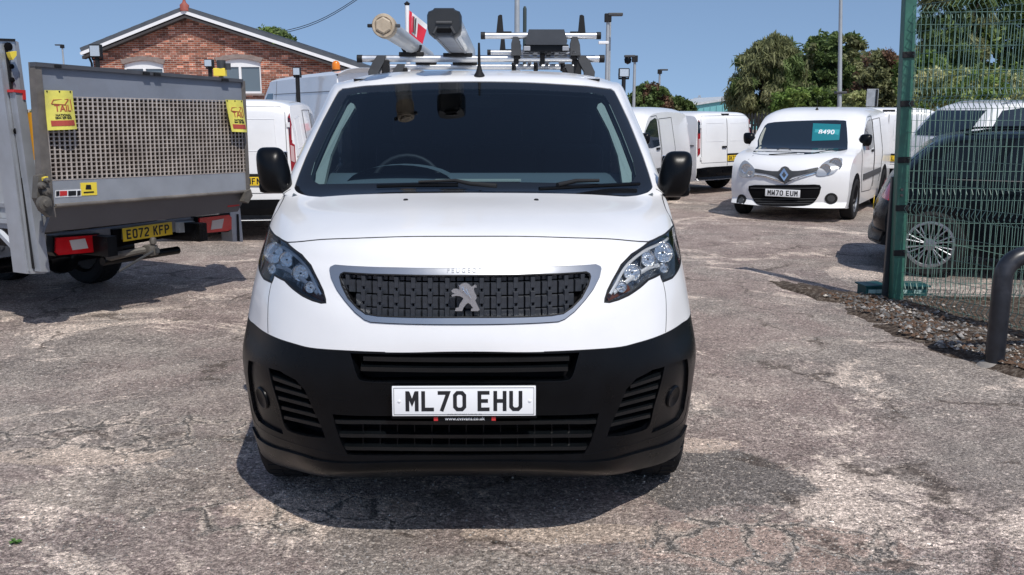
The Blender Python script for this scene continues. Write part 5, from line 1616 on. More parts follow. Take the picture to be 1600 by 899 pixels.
# visible side panel
mb = MB(); mb.box((XL + .02, 2.2, (zt + zb_)/2), (.04, 4.1, zt - zb_)); sp_ = mb.build('side_panel', PANEL, truck)
mb = MB(); mb.box((XL - .005, 2.2, zb_ + .10), (.03, 4.1, .03)); mb.build('panel_rib', ALUDULL, sp_)
for y in (.35, 1.6, 2.9): mb = MB(); mb.box((XL - .008, y, (zt+zb_)/2), (.03, .05, zt - zb_)); mb.build('panel_post', ALUDULL, sp_)
mb = MB(); mb.box((XL - .012, .45, zb_ + .52), (.01, .02, .75)); mb.build('red_tape', REDPAINT, sp_)
mb = MB(); mb.box((XR - .02, 2.2, (zt + zb_)/2 - .2), (.04, 4.1, zt - zb_ - .4)); mb.build('side_panel', PANEL, truck)
mb = MB(); mb.box(((XL+XR)/2, 2.2, zb_ - .04), (WB, 4.1, .08)); mb.build('deck', ALUDULL, truck)
mb = MB(); mb.box(((XL+XR)/2, 4.27, zb_ + .7), (WB, .05, 1.5)); mb.build('headboard', PANEL, truck)
for s in (.42, 1.4): mb = MB(); mb.box((XL + s*.98 + .15, 2.6, .60), (.09, 5.6, .16)); mb.build('chassis_rail', BLACKPL, truck)
mb = MB(); mb.box((XL - .02, 1.05, zb_ - .02), (.02, 2.0, .03)); mb.build('deck_edge', ALUT, truck)
for (a, b) in (((0, 362), (38, 402)),):
    p, q = TP(a[0], a[1], .35), TP(b[0], b[1], .1)
    mb = MB(); mb.tube([(p[0], .35, p[1]), (q[0], .10, q[1])], .030, 6); mb.build('diagonal_brace', ALUT, truck)
for k, (px_, py_) in enumerate(((18, 436), (146, 441))):
        g_ = TWi @ on_ground(px_, py_)
        wheel(truck, (g_.x, g_.y, .345), .345, .24, -1 if k == 0 else 1, spokes=0, rimmat=STEEL)
for x in (XL + .22, XR - .22):
    wheel(truck, (x, 4.85, .345), .345, .21, -1 if x < XL + 1 else 1, spokes=0, rimmat=STEEL)
mb = MB(); mb.tube([(XL + .3, 1.15, .345), (XR - .3, 1.15, .345)], .07, 10); mb.lathe([(0, -.15), (.14, -.08), (.16, 0), (.14, .08), (0, .15)], 16, tr((XL+XR)/2, 1.15, .345) @ rot('X', pi/2)); mb.build('rear_axle', BLACKPL, truck, smooth=50)
# mud flap pair and under-run bar
mb = MB(); p, q = TP(160, 409, .05), TP(278, 391, .05); mb.tube([(p[0], .05, p[1]), (q[0], .05, q[1])], .035, 10); mb.build('under_run_bar', BLACKPL, truck, smooth=60)
p = TP(240, 388, -.18)
mb = MB(); mb.tube([(p[0] - .30, .05, p[1] - .06), (p[0] - .12, -.05, p[1] - .03), (p[0], -.14, p[1] - .01)], [.035, .03, .028], 8)
mb.lathe([(.012, -.05), (.012, .01), (.026, .02), (.030, .045), (.022, .068), (0, .075)], 16, tr(p[0], -.18, p[1] + .02)); mb.box((p[0], -.14, p[1] - .02), (.09, .10, .09), bev=.015)
mb.build('tow_hitch', MECH, truck, smooth=40)
mb = MB(); mb.tube([(p[0] - .02, -.2, p[1] - .02), (p[0] - .12, -.14, p[1] - .08), (p[0] - .28, -.06, p[1] - .17)], .010, 6); mb.box((p[0] + .02, -.2, p[1] - .02), (.03, .02, .04)); mb.build('hitch_cable', GREYPL, truck)
# cab, beyond the left edge of the picture
mb = MB(); cabp = [(4.45,.45),(4.45,2.15),(4.9,2.28),(5.6,2.2),(6.15,1.35),(6.75,1.1),(6.85,.45)]
for x0, x1 in ((XL + .08, XR - .08),):
    n = len(cabp); vs = [(x0, y, z) for y, z in cabp] + [(x1, y, z) for y, z in cabp]
    mb.add(vs, [tuple(range(n)), tuple(range(2*n-1, n-1, -1))] + [(i, n+i, n+(i+1) % n, (i+1) % n) for i in range(n)])
cab = mb.build('cab', WHITE2, truck, fixn=True)
for x in (XL + .07, XR - .07): mb = MB(); mb.box((x, 5.2, 1.65), (.03, .9, .55)); mb.build('window', DGLASS, cab)
# hanging yellow tags
def hang_tag(pts, label):
    o = empty('yellow_tag', TO, TA, label, 'tag', 'yellow tags hanging on the tail lift')
    q = [TP(x, y, T0 - .05) for x, y in pts]           # tl, tr, br, bl
    TAGM = worn('faded_yellow_vinyl', (.72, .66, .12), .5, var=.14, scale=14, dirt=(.5, .42, .15))
    def pt(u, v, off=0):
        a = [q[0][i] + (q[1][i]-q[0][i])*u for i in (0, 1)]; b = [q[3][i] + (q[2][i]-q[3][i])*u for i in (0, 1)]
        c = [a[i] + (b[i]-a[i])*v for i in (0, 1)]
        return Vector((c[0], T0 - .055 - .018*sin(pi*u)*v - .015*v*v + .006*sin(7*u) - off, c[1]))
    rows = [[pt(u/8, v/8) for u in range(9)] for v in range(9)]
    rows2 = [[pt(u/8, v/8, -.003) for u in range(9)] for v in range(9)]
    mb = MB(); mb.grid(rows); mb.grid(rows2, flip=True); mb.build('sheet', TAGM, o, smooth=60)
    W_ = sqrt((q[1][0]-q[0][0])**2); H_ = q[0][1]-q[3][1]
    BR = principled('faded_red_print', (.38, .06, .04), .6)
    def txt(s, size, u, v, mat, sx=1.0, bold=.0008):
        me = text_mesh(s, size, 0.0004, bold, sx)
        for vt in me.vertices:
            vt.co = pt(u + vt.co.x/W_, v - vt.co.y/H_, .002 + vt.co.z)
        me.materials.append(mat); link_mesh('printing', me, o)
    k = H_/.32
    txt('TAIL', .078*k, .56, .46, BR, .9, .001)
    txt('NATIONAL', .026*k, .55, .63, INK, 1.0); txt('0844 209 8333', .026*k, .55, .70, INK, .9)
    mb = MB(); us = [.12 + .8*i/6 for i in range(7)]
    mb.grid([[pt(u, .76, .003) for u in us], [pt(u, .83, .003) for u in us], [pt(u, .90, .003) for u in us]]); mb.build('red_bar', BR, o)
    mb = MB()
    for a, b in (((.28,.24),(.78,.22)), ((.28,.24),(.20,.34)), ((.78,.22),(.62,.36)), ((.20,.34),(.62,.36)), ((.85,.22),(.88,.50))):
        mb.tube([pt(*a, .003), pt(*b, .003)], .003*k, 4)
    mb.build('drawing', BR, o)
    for u in (.08, .5, .9): mb = MB(); mb.tube([pt(u, .03, .001), pt(u, .03, .004)], .006, 8); mb.build('eyelet', DARKTRIM, o)
hang_tag([(69,141),(113,142),(118,202),(72,204)], 'yellow printed tag hanging at the left end of the tail lift')
hang_tag([(352,156),(379,157),(384,207),(360,206)], 'smaller looking yellow printed tag hanging at the right end of the tail lift')
# lamps and beacon fixed on the top rail
def flood(px, py, w, h, Y, base, label, pole=None, mount=True):
    c = at_depth(px, py, Y); s = Y*.98/F
    o = empty('floodlight', (c.x, c.y, base), 0, label, 'floodlight')
    dz = c.z - base
    mb = MB(); mb.box((0, 0, dz), (w*s, .10, h*s), bev=.02*Y/20); hd = mb.build('lamp_head', DARKTRIM, o)
    mb = MB(); mb.box((0, -.055, dz), (w*s*.80, .01, h*s*.78)); mb.build('lamp_glass', principled('floodlight_glass', (.55, .58, .6), .12, .4), hd)
    mb = MB(); mb.tube([(0, .02, 0), (0, .02, dz - h*s/2)], .045*Y/20, 8); mb.build('post', DARKTRIM, o)
    mb = MB(); mb.tube([(-w*s*.45, 0, dz - h*s*.1), (-w*s*.45, .04, dz - h*s*.62), (w*s*.45, .04, dz - h*s*.62), (w*s*.45, 0, dz - h*s*.1)], .02*Y/20, 6); mb.build('yoke', DARKTRIM, hd)
    return o
flood(150, 80, 18, 20, 17, 0, 'square black floodlight on a post behind the left end of the tail lift')
flood(975, 114, 17, 14, 22, 0, 'square floodlight on a black post right of the central van roof')
flood(327, 99, 13, 12, 12.5, 0, 'small black floodlight above the tail lift, left of the yellow bracket')
flood(464, 112, 12, 13, 18, 0, 'small tilted black floodlight above the roof of the long white van')
c = at_depth(344, 113, 12.2)
o = empty('yellow_beacon', (c.x, c.y, 0), 0, 'yellow and grey warning lamp above the top rail of the tail lift', 'warning lamp')
mb = MB(); mb.box((0, 0, c.z), (.15, .1, .10), bev=.01); mb.build('housing', YELLOW, o)
mb = MB(); mb.tube([(.02, 0, c.z + .05), (.02, 0, c.z + .15)], .055, 12); mb.tube([(.10, 0, c.z+.03), (.10, 0, c.z + .11)], .04, 10); mb.build('lamp', GREYPL, o, smooth=50)
mb = MB(); mb.tube([(0, .03, 0), (0, .03, c.z - .05)], .03, 8); mb.build('post', DARKTRIM, o)
c = at_depth(525, 103, 17.6)
o = empty('amber_beacon', (c.x, c.y, 2.22), 0, 'amber flashing beacon on the roof of the long white van', 'beacon')
mb = MB(); mb.lathe([(.07, 0), (.075, .02), (.07, .05)], 16, tr(0, 0, c.z - 2.22 - .12)); mb.build('base', DARKTRIM, o)
mb = MB(); mb.lathe([(.07, -.05), (.078, .0), (.07, .07), (.045, .10), (0, .115)], 16, tr(0, 0, c.z - 2.22 - .02)); mb.build('dome', AMBER, o, smooth=50)
# ---------------------------------------------------------------- green mesh fence on the right
FGREEN = worn('green_powder_coat', (.035, .13, .095), .42, spec=.5, var=.25, scale=12, dirt=(.07, .10, .08))
WIRE = worn('green_wire', (.125, .22, .18), .45, spec=.5, var=.3, scale=20)
FY0, FX = 7.95, 3.37
fence = empty('mesh_fence', (FX, FY0, 0), 0, 'green welded wire mesh fence running along the right edge from a square green post', 'fence')
fence.rotation_euler = (0, -radians(2.0), 0)
def mesh_panel(L, H, ang, off, parent, folds, hw, lean=0.0, name='wire_mesh'):
    """panel in the local x,z plane, folds towards -y"""
    M = tr(*off) @ rot('Z', ang) @ rot('X', lean)
    def yprof(z):
        for f in folds:
            if abs(z - f) < .05: return -(.05 - abs(z - f))*.8
        return 0
    zs = sorted(set([.02, H] + [f + d for f in folds for d in (-.05, 0, .05)]))
    zs = [z for z in zs if .01 <= z <= H + .001]
    mb = MB(); n = int(L/.05)
    for i in range(n + 1):
        x = i*.05
        mb.tube([(x, yprof(z), z) for z in zs], .0028, 4, M, caps=False)
    for z in hw + [f + d for f in folds for d in (-.05, .05)]:
        for dy in (-.005,): mb.tube([(0, yprof(z) + dy, z), (L, yprof(z) + dy, z)], .0027, 4, M)
    return tag(mb.build(name, WIRE, parent), kind='stuff')
folds = [.09, .84, 1.72, 2.46]
hws = [.28, .46, .64, 1.06, 1.26, 1.48, 1.93, 2.12, 2.30]
mesh_panel(3.6, 2.5, radians(-69), (.03, -.03, 0), fence, folds, hws)
mb = MB(); mb.box((0.01, 0, 1.32), (.095, .09, 2.64), bev=.006); ps = mb.build('post', FGREEN, fence)
mb = MB(); mb.add([(-.16,-.02,2.66),(.05,-.07,2.72),(.05,.07,2.72),(-.02,.05,2.60),(-.02,-.05,2.60)], [(0,1,2),(0,3,4),(0,2,3),(0,4,1),(1,4,3,2)]); mb.build('post_cap', GREYPL, ps, fixn=True)
for z in (.45, .84, 1.25, 1.72, 2.12): mb = MB(); mb.box((.01, -.05, z), (.11, .02, .05), bev=.004); mb.build('clamp', DARKTRIM, ps)
for z in (.95, 1.0): mb = MB(); mb.tube([(.0, -.045, z), (0, -.065, z)], .012, 6); mb.build('bolt', BRWN, ps)
mb = MB(); mb.box((.03 + 3.64*cos(radians(69)), -3.64*sin(radians(69)), 1.25), (.08, .08, 2.5), bev=.006); mb.build('post', FGREEN, fence)
gate = empty('mesh_gate', (FX - .06, FY0 + .07, 0), radians(-4), 'green mesh panel squarely facing the camera, in front of the black car', 'gate')
mesh_panel(3.2, 2.45, 0, (.06, 0, 0), gate, [.12, .95, 1.80, 2.42], [.30, .50, .70, 1.15, 1.36, 1.58, 2.0, 2.2])
mb = MB(); mb.box((0, 0, .55), (.045, .045, 1.1), bev=.005); mb.build('dark_post', worn('dark_steel_post', (.02, .025, .03), .4), gate)
mb = MB(); mb.box((3.3, 0, 1.2), (.06, .06, 2.5), bev=.005); mb.build('post', FGREEN, gate)
mb = MB(); mb.tube([(.05, -.02, .62), (1.2, -.02, .38), (3.2, -.02, .16)], .003, 4); mb.build('tension_wire', WIRE, gate)
# teal plastic crates at the post
TEALP = worn('teal_plastic', (.008, .075, .08), .45, var=.2, scale=9)
def crate(x, y, w, d, h, rz, label):
    o = empty('teal_crate', (x, y, 0), rz, label, 'crate', 'teal plastic crates at the foot of the fence post')
    mb = MB(); t = .012
    for cx, cy, sx_, sy_ in ((0, -d/2, w, t), (0, d/2, w, t), (-w/2, 0, t, d), (w/2, 0, t, d)):
        mb.box((cx, cy, h/2), (sx_ + t, sy_, h) if sy_ == t else (sx_, sy_ - t, h), bev=.003)
    mb.box((0, 0, .01), (w - t, d - t, .02)); b = mb.build('box', TEALP, o)
    tag(b)
    mb = MB(); mb.box((0, 0, h), (w + .05, d + .05, .016), bev=.004); mb.build('rim', TEALP, o)
    for i in (-1, 1):
        mb = MB(); mb.box((i*w*.22, -d/2 - .010, h*.55), (.07, .006, .035), bev=.002); mb.build('logo_patch', principled('pale_patch', (.3, .45, .43), .5), o)
    return o
g = on_ground(1365, 467); crate(g.x + .02, g.y + .12, .17, .16, .11, .1, 'teal plastic crate on the ground left of the square green post')
g = on_ground(1418, 467); crate(g.x + .03, g.y + .12, .30, .18, .11, .0, 'teal plastic crate on the ground right of the post behind the mesh')
# ---------------------------------------------------------------- hoop barrier
bx = on_ground(1553, 572)
hb_ = empty('hoop_barrier', (bx.x, bx.y, 0), radians(4), 'black steel tube hoop barrier with chipped paint in front of the fence', 'barrier')
HB = worn('chipped_black_paint', (.014, .016, .022), .38, spec=.5, var=.5, scale=10, dirt=(.10, .10, .11))
pts = [(0, 0, 0), (0, 0, .3), (0, 0, .60)] + [(.14 - .14*cos(a), 0, .60 + .14*sin(a)) for a in [pi/2*i/6 for i in range(1, 7)]] + [(.6, 0, .74), (1.1, 0, .74)]
pts += [(1.24 + .14*sin(a) - .0, 0, .60 + .14*cos(a)) for a in [pi/2*i/6 for i in range(0, 7)]] + [(1.38, 0, .3), (1.38, 0, 0)]
mb = MB(); mb.tube(pts, .060, 20); mb.build('tube', HB, hb_, smooth=60)
mb = MB(); mb.lathe([(.11, 0), (.09, .018), (.062, .03)], 18); mb.build('footing', worn('mortar', (.25, .23, .21), .9), hb_)

# ---------------------------------------------------------------- soil, litter and loose stones along the fence
from mathutils import noise as mnoise
SOIL = principled('dark_soil', (.06, .045, .035), .95, spec=.1)
_b = SOIL.node_tree.nodes['Principled BSDF']; _tc = nd(SOIL, 'ShaderNodeTexCoord').outputs['Object']
_n = noise(SOIL, 28, 6, .7, .5, _tc); _r = ramp(SOIL, _n.outputs['Fac'], [(.3, (.028, .021, .017)), (.48, (.08, .06, .047)), (.60, (.17, .14, .115)), (.72, (.36, .32, .27))])
ln(SOIL, _r.outputs[0], _b.inputs['Base Color']); bump(SOIL, noise(SOIL, 60, 4, .7, 0, _tc).outputs['Fac'], 1.0, .02)
def berm_edge(y): # left edge of the soil strip
    ks = [(4.5, 3.9), (5.3, 3.35), (5.9, 3.08), (6.5, 2.84), (7.2, 2.80), (8.0, 2.72), (8.6, 2.58), (9.4, 2.42)]
    for (a, p), (b_, q) in zip(ks, ks[1:]):
        if a <= y <= b_: v = p + (q-p)*(y-a)/(b_-a); break
    else: v = ks[-1][1]
    return v + .09*mnoise.noise(Vector((y*2.5, 3, 0))) + .05*mnoise.noise(Vector((y*9, 3, 0)))
def berm_right(y): return 5.2 if y < 8.0 else max(2.62, 3.2 - (y - 8.0)*.45)
mb = MB(); rows = []
for j in range(81):
    y = 4.9 + j*.055; row = []
    xe = berm_edge(y)
    for i in range(22):
        x = xe + (berm_right(y) - xe)*(i/21)**1.5
        e = min(1, i/4)*min(1, j/4, (80-j)/14)
        row.append((x, y, -.02 + e*(.045 + .035*mnoise.noise(Vector((x*3, y*3, 0))) + .02*mnoise.noise(Vector((x*11, y*11, 2))))))
    rows.append(row)
mb.grid(rows); tag(mb.build('soil', SOIL, None, smooth=60), kind='structure')
def stone_mesh(pts_list, sizes, mats, name, label=None, seed=3, wts=(5, 4, 3, 2)):
    r = random.Random(seed); mb = MB()
    for (x, y, z), s in zip(pts_list, sizes):
        a = r.uniform(0, 6.28); k = [r.uniform(.65, 1.25) for _ in range(6)]
        vs = [(s*k[0], 0, 0), (0, s*k[1], 0), (-s*k[2], 0, 0), (0, -s*k[3], 0), (0, 0, s*.7*k[4]), (0, 0, -s*.3)]
        vs = [(x + vx*cos(a) - vy*sin(a), y + vx*sin(a) + vy*cos(a), z + vz + r.uniform(-.1, .1)*s) for vx, vy, vz in vs]
        mb.add(vs, [(0,1,4),(1,2,4),(2,3,4),(3,0,4),(1,0,5),(2,1,5),(3,2,5),(0,3,5)], r.choices(range(len(mats)), wts[:len(mats)])[0])
    return tag(mb.build(name, mats), label, kind='stuff')
STN = [principled('grey_stone', (.30, .28, .26), .85), principled('buff_stone', (.46, .41, .35), .85), principled('dark_stone', (.11, .105, .10), .85), principled('white_stone', (.68, .65, .60), .8)]
def fvis(x, y): return abs(x) < .57*(y + .3)
P_, S_ = [], []
while len(P_) < 26000:
    y = 2.0 + 7.5*rng.random()**1.6; x = rng.uniform(-.57, .57)*(y + .3)
    dn = mnoise.noise(Vector((x*.8, y*.8, 4))) + .5*mnoise.noise(Vector((x*2.7, y*2.7, 8)))
    if rng.random() > .35 + dn*1.1: continue
    P_.append((x, y, gh(x, y) + .0005)); S_.append(rng.choice([.0025, .003, .004, .0055]) * rng.uniform(.7, 1.4))
o = stone_mesh(P_, S_, STN, 'gravel', 'fine loose grit scattered over the worn yard surface', 3, (6, 3, 7, .35)); o['category'] = 'gravel'
P_, S_ = [], []
for k in range(3300):
    y = rng.uniform(5.2, 8.2); xe = berm_edge(y); x = xe + abs(rng.gauss(0, .42)) + .12 + .12*mnoise.noise(Vector((y*5, 7, 0)))
    if x > 5.0: continue
    P_.append((x, y, .035 + .02*mnoise.noise(Vector((x*3, y*3, 0))))); S_.append(rng.choice([.005, .007, .009, .011, .014, .024])*rng.uniform(.6, 1.2))
LEAFL = principled('dead_leaf', (.10, .058, .035), .9)
o = stone_mesh(P_, S_, [STN[2], LEAFL, STN[0], STN[1]], 'rubble', 'stones, rubble and dead leaves along the foot of the fence', 5, (7, 8, 2.4, .9)); o['category'] = 'rubble'
# a weed in the tarmac, near left
w0 = on_ground(24, 851)
mb = MB()
for k in range(14):
    a = rng.uniform(0, 6.28); l = rng.uniform(.015, .032); w = l*.3; h = rng.uniform(.006, .02)
    c, s_ = cos(a), sin(a)
    mb.add([(0, 0, .004), (l*.5*c - w*s_, l*.5*s_ + w*c, h), (l*c, l*s_, h*.7), (l*.5*c + w*s_, l*.5*s_ - w*c, h)], [(0, 3, 2, 1)])
wd = mb.build('weed', principled('weed_green', (.07, .16, .03), .7)); wd.location = (w0.x, w0.y, .005)
tag(wd, 'tiny green weed growing in the yard surface near the lower left corner', 'weed')

# ---------------------------------------------------------------- brick building
BY = 36.0
def BP(px, py, Y=BY): 
    p = at_depth(px, py, Y); return (p.x, p.z)
BRICK = principled('red_brick', (.3, .12, .08), .85, spec=.2)
def brick_nodes(m):
    b = m.node_tree.nodes['Principled BSDF']
    tc = nd(m, 'ShaderNodeTexCoord').outputs['Object']
    sep = nd(m, 'ShaderNodeSeparateXYZ'); ln(m, tc, sep.inputs[0])
    ad = nd(m, 'ShaderNodeMath', operation='ADD'); ln(m, sep.outputs[0], ad.inputs[0]); ln(m, sep.outputs[1], ad.inputs[1])
    cmb = nd(m, 'ShaderNodeCombineXYZ'); ln(m, ad.outputs[0], cmb.inputs[0]); ln(m, sep.outputs[2], cmb.inputs[1])
    br = nd(m, 'ShaderNodeTexBrick'); ln(m, cmb.outputs[0], br.inputs['Vector'])
    br.inputs['Scale'].default_value = 1.0; br.inputs['Brick Width'].default_value = .235; br.inputs['Row Height'].default_value = .078
    br.inputs['Mortar Size'].default_value = .011; br.inputs['Mortar Smooth'].default_value = .2; br.inputs['Bias'].default_value = -.1
    br.inputs['Color1'].default_value = (.36, .12, .07, 1); br.inputs['Color2'].default_value = (.16, .055, .04, 1); br.inputs['Mortar'].default_value = (.38, .30, .25, 1)
    w = nd(m, 'ShaderNodeTexWhiteNoise', noise_dimensions='2D')
    sc1 = nd(m, 'ShaderNodeVectorMath', operation='MULTIPLY'); sc1.inputs[1].default_value = (1/.235, 1/.078, 1); ln(m, cmb.outputs[0], sc1.inputs[0])
    fl = nd(m, 'ShaderNodeVectorMath', operation='FLOOR'); ln(m, sc1.outputs[0], fl.inputs[0]); ln(m, fl.outputs[0], w.inputs['Vector'])
    r = ramp(m, w.outputs['Value'], [(0, g3(.55)), (.6, g3(1.0)), (.85, g3(1.3)), (.93, (2.1, 2.2, 2.2))])
    n = noise(m, .8, 5, .6, 0, tc); r2 = ramp(m, n.outputs['Fac'], [(.3, g3(.8)), (.7, g3(1.15))])
    c = mixc(m, .9, br.outputs['Color'], r.outputs[0], 'MULTIPLY'); c = mixc(m, 1, c, r2.outputs[0], 'MULTIPLY')
    ln(m, c, b.inputs['Base Color']); bump(m, br.outputs['Fac'], -.5, .01)
brick_nodes(BRICK)
SLATE = worn('slate_roof', (.075, .085, .10), .6, var=.2, scale=3)
UPVC = principled('white_window_frame', (.8, .8, .8), .4)
STONE = worn('arch_stone', (.25, .20, .18), .8)
bld = empty('brick_building', (0, 0, 0), 0, 'red brick building with slate gable roof and white arched windows on the left', 'building')
ap, le, re_ = BP(293, 19), BP(138, 82), BP(566, 108)
re2 = (re_[0] + .3, re_[1] - .1)
gx0, gx1 = le[0] + .15, re_[0] + .1
D_ = 14.0
wins = [((193,255), 95, 101), ((340,407), 92, 98)]
holes = []
for (xa, xb), yc, ye_ in wins:
    a, b = BP(xa, ye_), BP(xb, ye_); t = BP((xa+xb)/2, yc)
    holes.append((a[0], b[0], a[1], t[1], 1.15))
# gable wall as a cut sheet with window openings
outl = [Vector((gx0, 0)), Vector((gx1, 0)), Vector((gx1, re_[1] - .15)), Vector((ap[0], ap[1] - .18)), Vector((gx0, le[1] - .1))]
V2, E2 = list(outl), [(i, (i+1) % 5) for i in range(5)]
hp = []
for x0, x1, z1, zt_, hh in holes:
    q = [(x0, z1 - hh), (x1, z1 - hh)] + [(x1 + (x0-x1)*i/10, z1 + (zt_ - z1)*sin(pi*i/10)) for i in range(11)]
    hp.append(q); b0 = len(V2); V2 += [Vector(p) for p in q]; E2 += [(b0 + i, b0 + (i+1) % len(q)) for i in range(len(q))]
Vc, _, Fc, *_r = delaunay_2d_cdt(V2, E2, [], 1, 1e-5)
Fk = [f for f in Fc if not any(inside((sum(Vc[i].x for i in f)/len(f), sum(Vc[i].y for i in f)/len(f)), q) for q in hp)]
mb = MB(); mb.add([(v.x, BY, v.y) for v in Vc], [tuple(f)[::-1] for f in Fk])
for q in hp:
    n = len(q); mb.add([(x, BY, z) for x, z in q] + [(x, BY + .14, z) for x, z in q], [(i, (i+1) % n, n+(i+1) % n, n+i) for i in range(n)])
for x, z in ((gx0, le[1]-.1), (gx1, re_[1]-.15)): mb.add([(x, BY, 0), (x, BY + D_, 0), (x, BY + D_, z), (x, BY, z)], [(0, 1, 2, 3)])
mb.add([(v.x, BY + D_, v.y) for v in outl], [tuple(range(5))])
mb.build('wall', BRICK, bld, fixn=False)
for (x0, x1, z1, zt_, hh), q in zip(holes, hp):
    mb = MB(); n = 12
    inn, out = [], []
    for i in range(n+1):
        x = x1 + (x0-x1)*i/n; z = z1 + (zt_-z1)*sin(pi*i/n)
        k = (x - (x0+x1)/2)/((x1-x0)/2)
        inn.append((x + .02*k, z + .005)); out.append((x + .10*k, z + .17))
    mb.prism(inn + out[::-1], .05, tr(0, BY - .03, 0)); mb.build('arch_lintel', STONE, bld, fixn=True)
    fr = MB(); w = .07; xm = (x0+x1)/2
    arcp = [(x1 + (x0-x1)*i/10, z1 + (zt_ - z1)*sin(pi*i/10)) for i in range(11)]
    fr.prism(arcp + [(x0, z1 - .16), (x1, z1 - .16)], .05, tr(0, BY + .07, 0))
    fr.box((x0 + w/2, BY + .095, z1 - .16 - hh/2 + .08), (w, .05, hh - .16)); fr.box((x1 - w/2, BY + .095, z1 - .16 - hh/2 + .08), (w, .05, hh - .16))
    fr.box((xm, BY + .090, z1 - .16 - hh/2 + .08), (w*1.3, .06, hh - .16)); fr.box((xm, BY + .092, z1 - hh + .04), (x1 - x0 - .14, .055, .08))
    wf = fr.build('window', UPVC, bld, fixn=True)
    for s in (-1, 1):
        mb = MB(); mb.box((xm + s*(x1-x0)/4, BY + .12, z1 - .16 - hh/2 + .1), ((x1-x0)/2 - w*1.1, .01, hh - .2)); mb.build('pane', principled('window_pane', (.12, .15, .17), .05, spec=.8), wf)
    mb = MB(); mb.box((xm, BY - .02, z1 - hh - .04), (x1 - x0 + .2, .12, .08)); mb.build('sill', STONE, wf)
def roof_slope(a, b, name):
    mb = MB(); dx, dz = b[0]-a[0], b[1]-a[1]; l = sqrt(dx*dx+dz*dz)
    up = (-dz/l*.16*(1 if dx > 0 else -1), abs(dx)/l*.16)
    q = [a, b, (b[0]+up[0], b[1]+up[1]), (a[0]+up[0]*0, a[1]+.17)]
    mb.prism(q, D_ + .6, tr(0, BY - .35, 0)); o = mb.build(name, SLATE, bld, fixn=True)
    n = int(l/.25); mb = MB()
    for i in range(n):
        t = (i + .5)/n; x, z = a[0] + dx*t + up[0], a[1] + dz*t + up[1]
        mb.box((0, 0, 0), (l/n*.98, D_ + .6, .012), M=tr(x, BY - .35 + D_/2 + .3, z + .006 + .004*(i % 2)) @ rot('Y', -atan2(dz, dx)))
    tag(mb.build('slate_courses', SLATE, o), kind='stuff')
    mb = MB(); q = [a, b, (b[0], b[1] - .12), (a[0], a[1] - .12)]
    mb.prism([(p[0], p[1] + .02) for p in q], .03, tr(0, BY - .385, 0)); mb.build('bargeboard', UPVC, bld, fixn=True)
    mb = MB(); q = [(a[0], a[1] - .14), (b[0], b[1] - .14), (b[0], b[1] - .24), (a[0], a[1] - .24)]
    mb.prism(q, .33, tr(0, BY - .345, 0)); mb.build('dark_soffit', worn('dark_soffit', (.05, .045, .045), .7), bld, fixn=True)
roof_slope(ap, (le[0] - .1, le[1] - .02), 'roof'); roof_slope(ap, re2, 'roof')
mb = MB(); mb.lathe([(.17, -.1), (.17, .12), (.08, .2), (.05, .28), (.06, .33), (.025, .42), (.02, .9), (.05, .95), (.02, 1.0), (.012, 1.35), (0, 1.4)], 12, tr(ap[0], BY - .3, ap[1] + .1)); mb.build('finial', worn('terracotta', (.30, .08, .06), .7), bld, smooth=50)
mb = MB(); mb.tube([(le[0] - .12, BY - .3, le[1] - .05), (le[0] - .12, BY + D_, le[1] - .05)], .07, 8); mb.build('gutter', UPVC, bld)
mb = MB(); mb.tube([(le[0] - .0, BY - .08, le[1] - .05), (le[0] + .12, BY - .06, le[1] - .4), (le[0] + .12, BY - .06, 0)], .04, 8); mb.build('downpipe', DARKTRIM, bld)
# teal shed, far right of the central van
mb = MB()
a, b = BP(1075, 167, 75), BP(1160, 153, 75)
sh = empty('teal_shed', (0, 0, 0), 0, 'pale teal industrial shed beyond the parked vans', 'building')
TEALS = worn('pale_teal_cladding', (.16, .42, .44), .5, var=.06, scale=.5)
mb.prism([(a[0], 0), (b[0] + 8, 0), (b[0] + 8, b[1] - .2), (b[0], b[1]), (a[0], a[1])], 18, tr(0, 75, 0)); mb.build('wall', TEALS, sh, fixn=True)
mb = MB(); mb.prism([(a[0] - .3, a[1] - .02), (b[0], b[1] - .02), (b[0], b[1] + .18), (a[0] - .3, a[1] + .16)], 18.4, tr(0, 74.8, 0)); mb.prism([(b[0], b[1] - .02), (b[0] + 8.3, b[1] - .22), (b[0] + 8.3, b[1] - .04), (b[0], b[1] + .18)], 18.4, tr(0, 74.8, 0)); mb.build('roof', worn('grey_sheet_roof', (.5, .53, .55), .5), sh, fixn=True)
for i in range(26): 
    x = a[0] + .3 + i*.5; zt_ = a[1] + (b[1]-a[1])*min(1, (x-a[0])/(b[0]-a[0])) - .3
    mb = MB(); mb.box((x, 74.97, zt_/2), (.05, .06, zt_)); mb.build('cladding_rib', TEALS, sh)

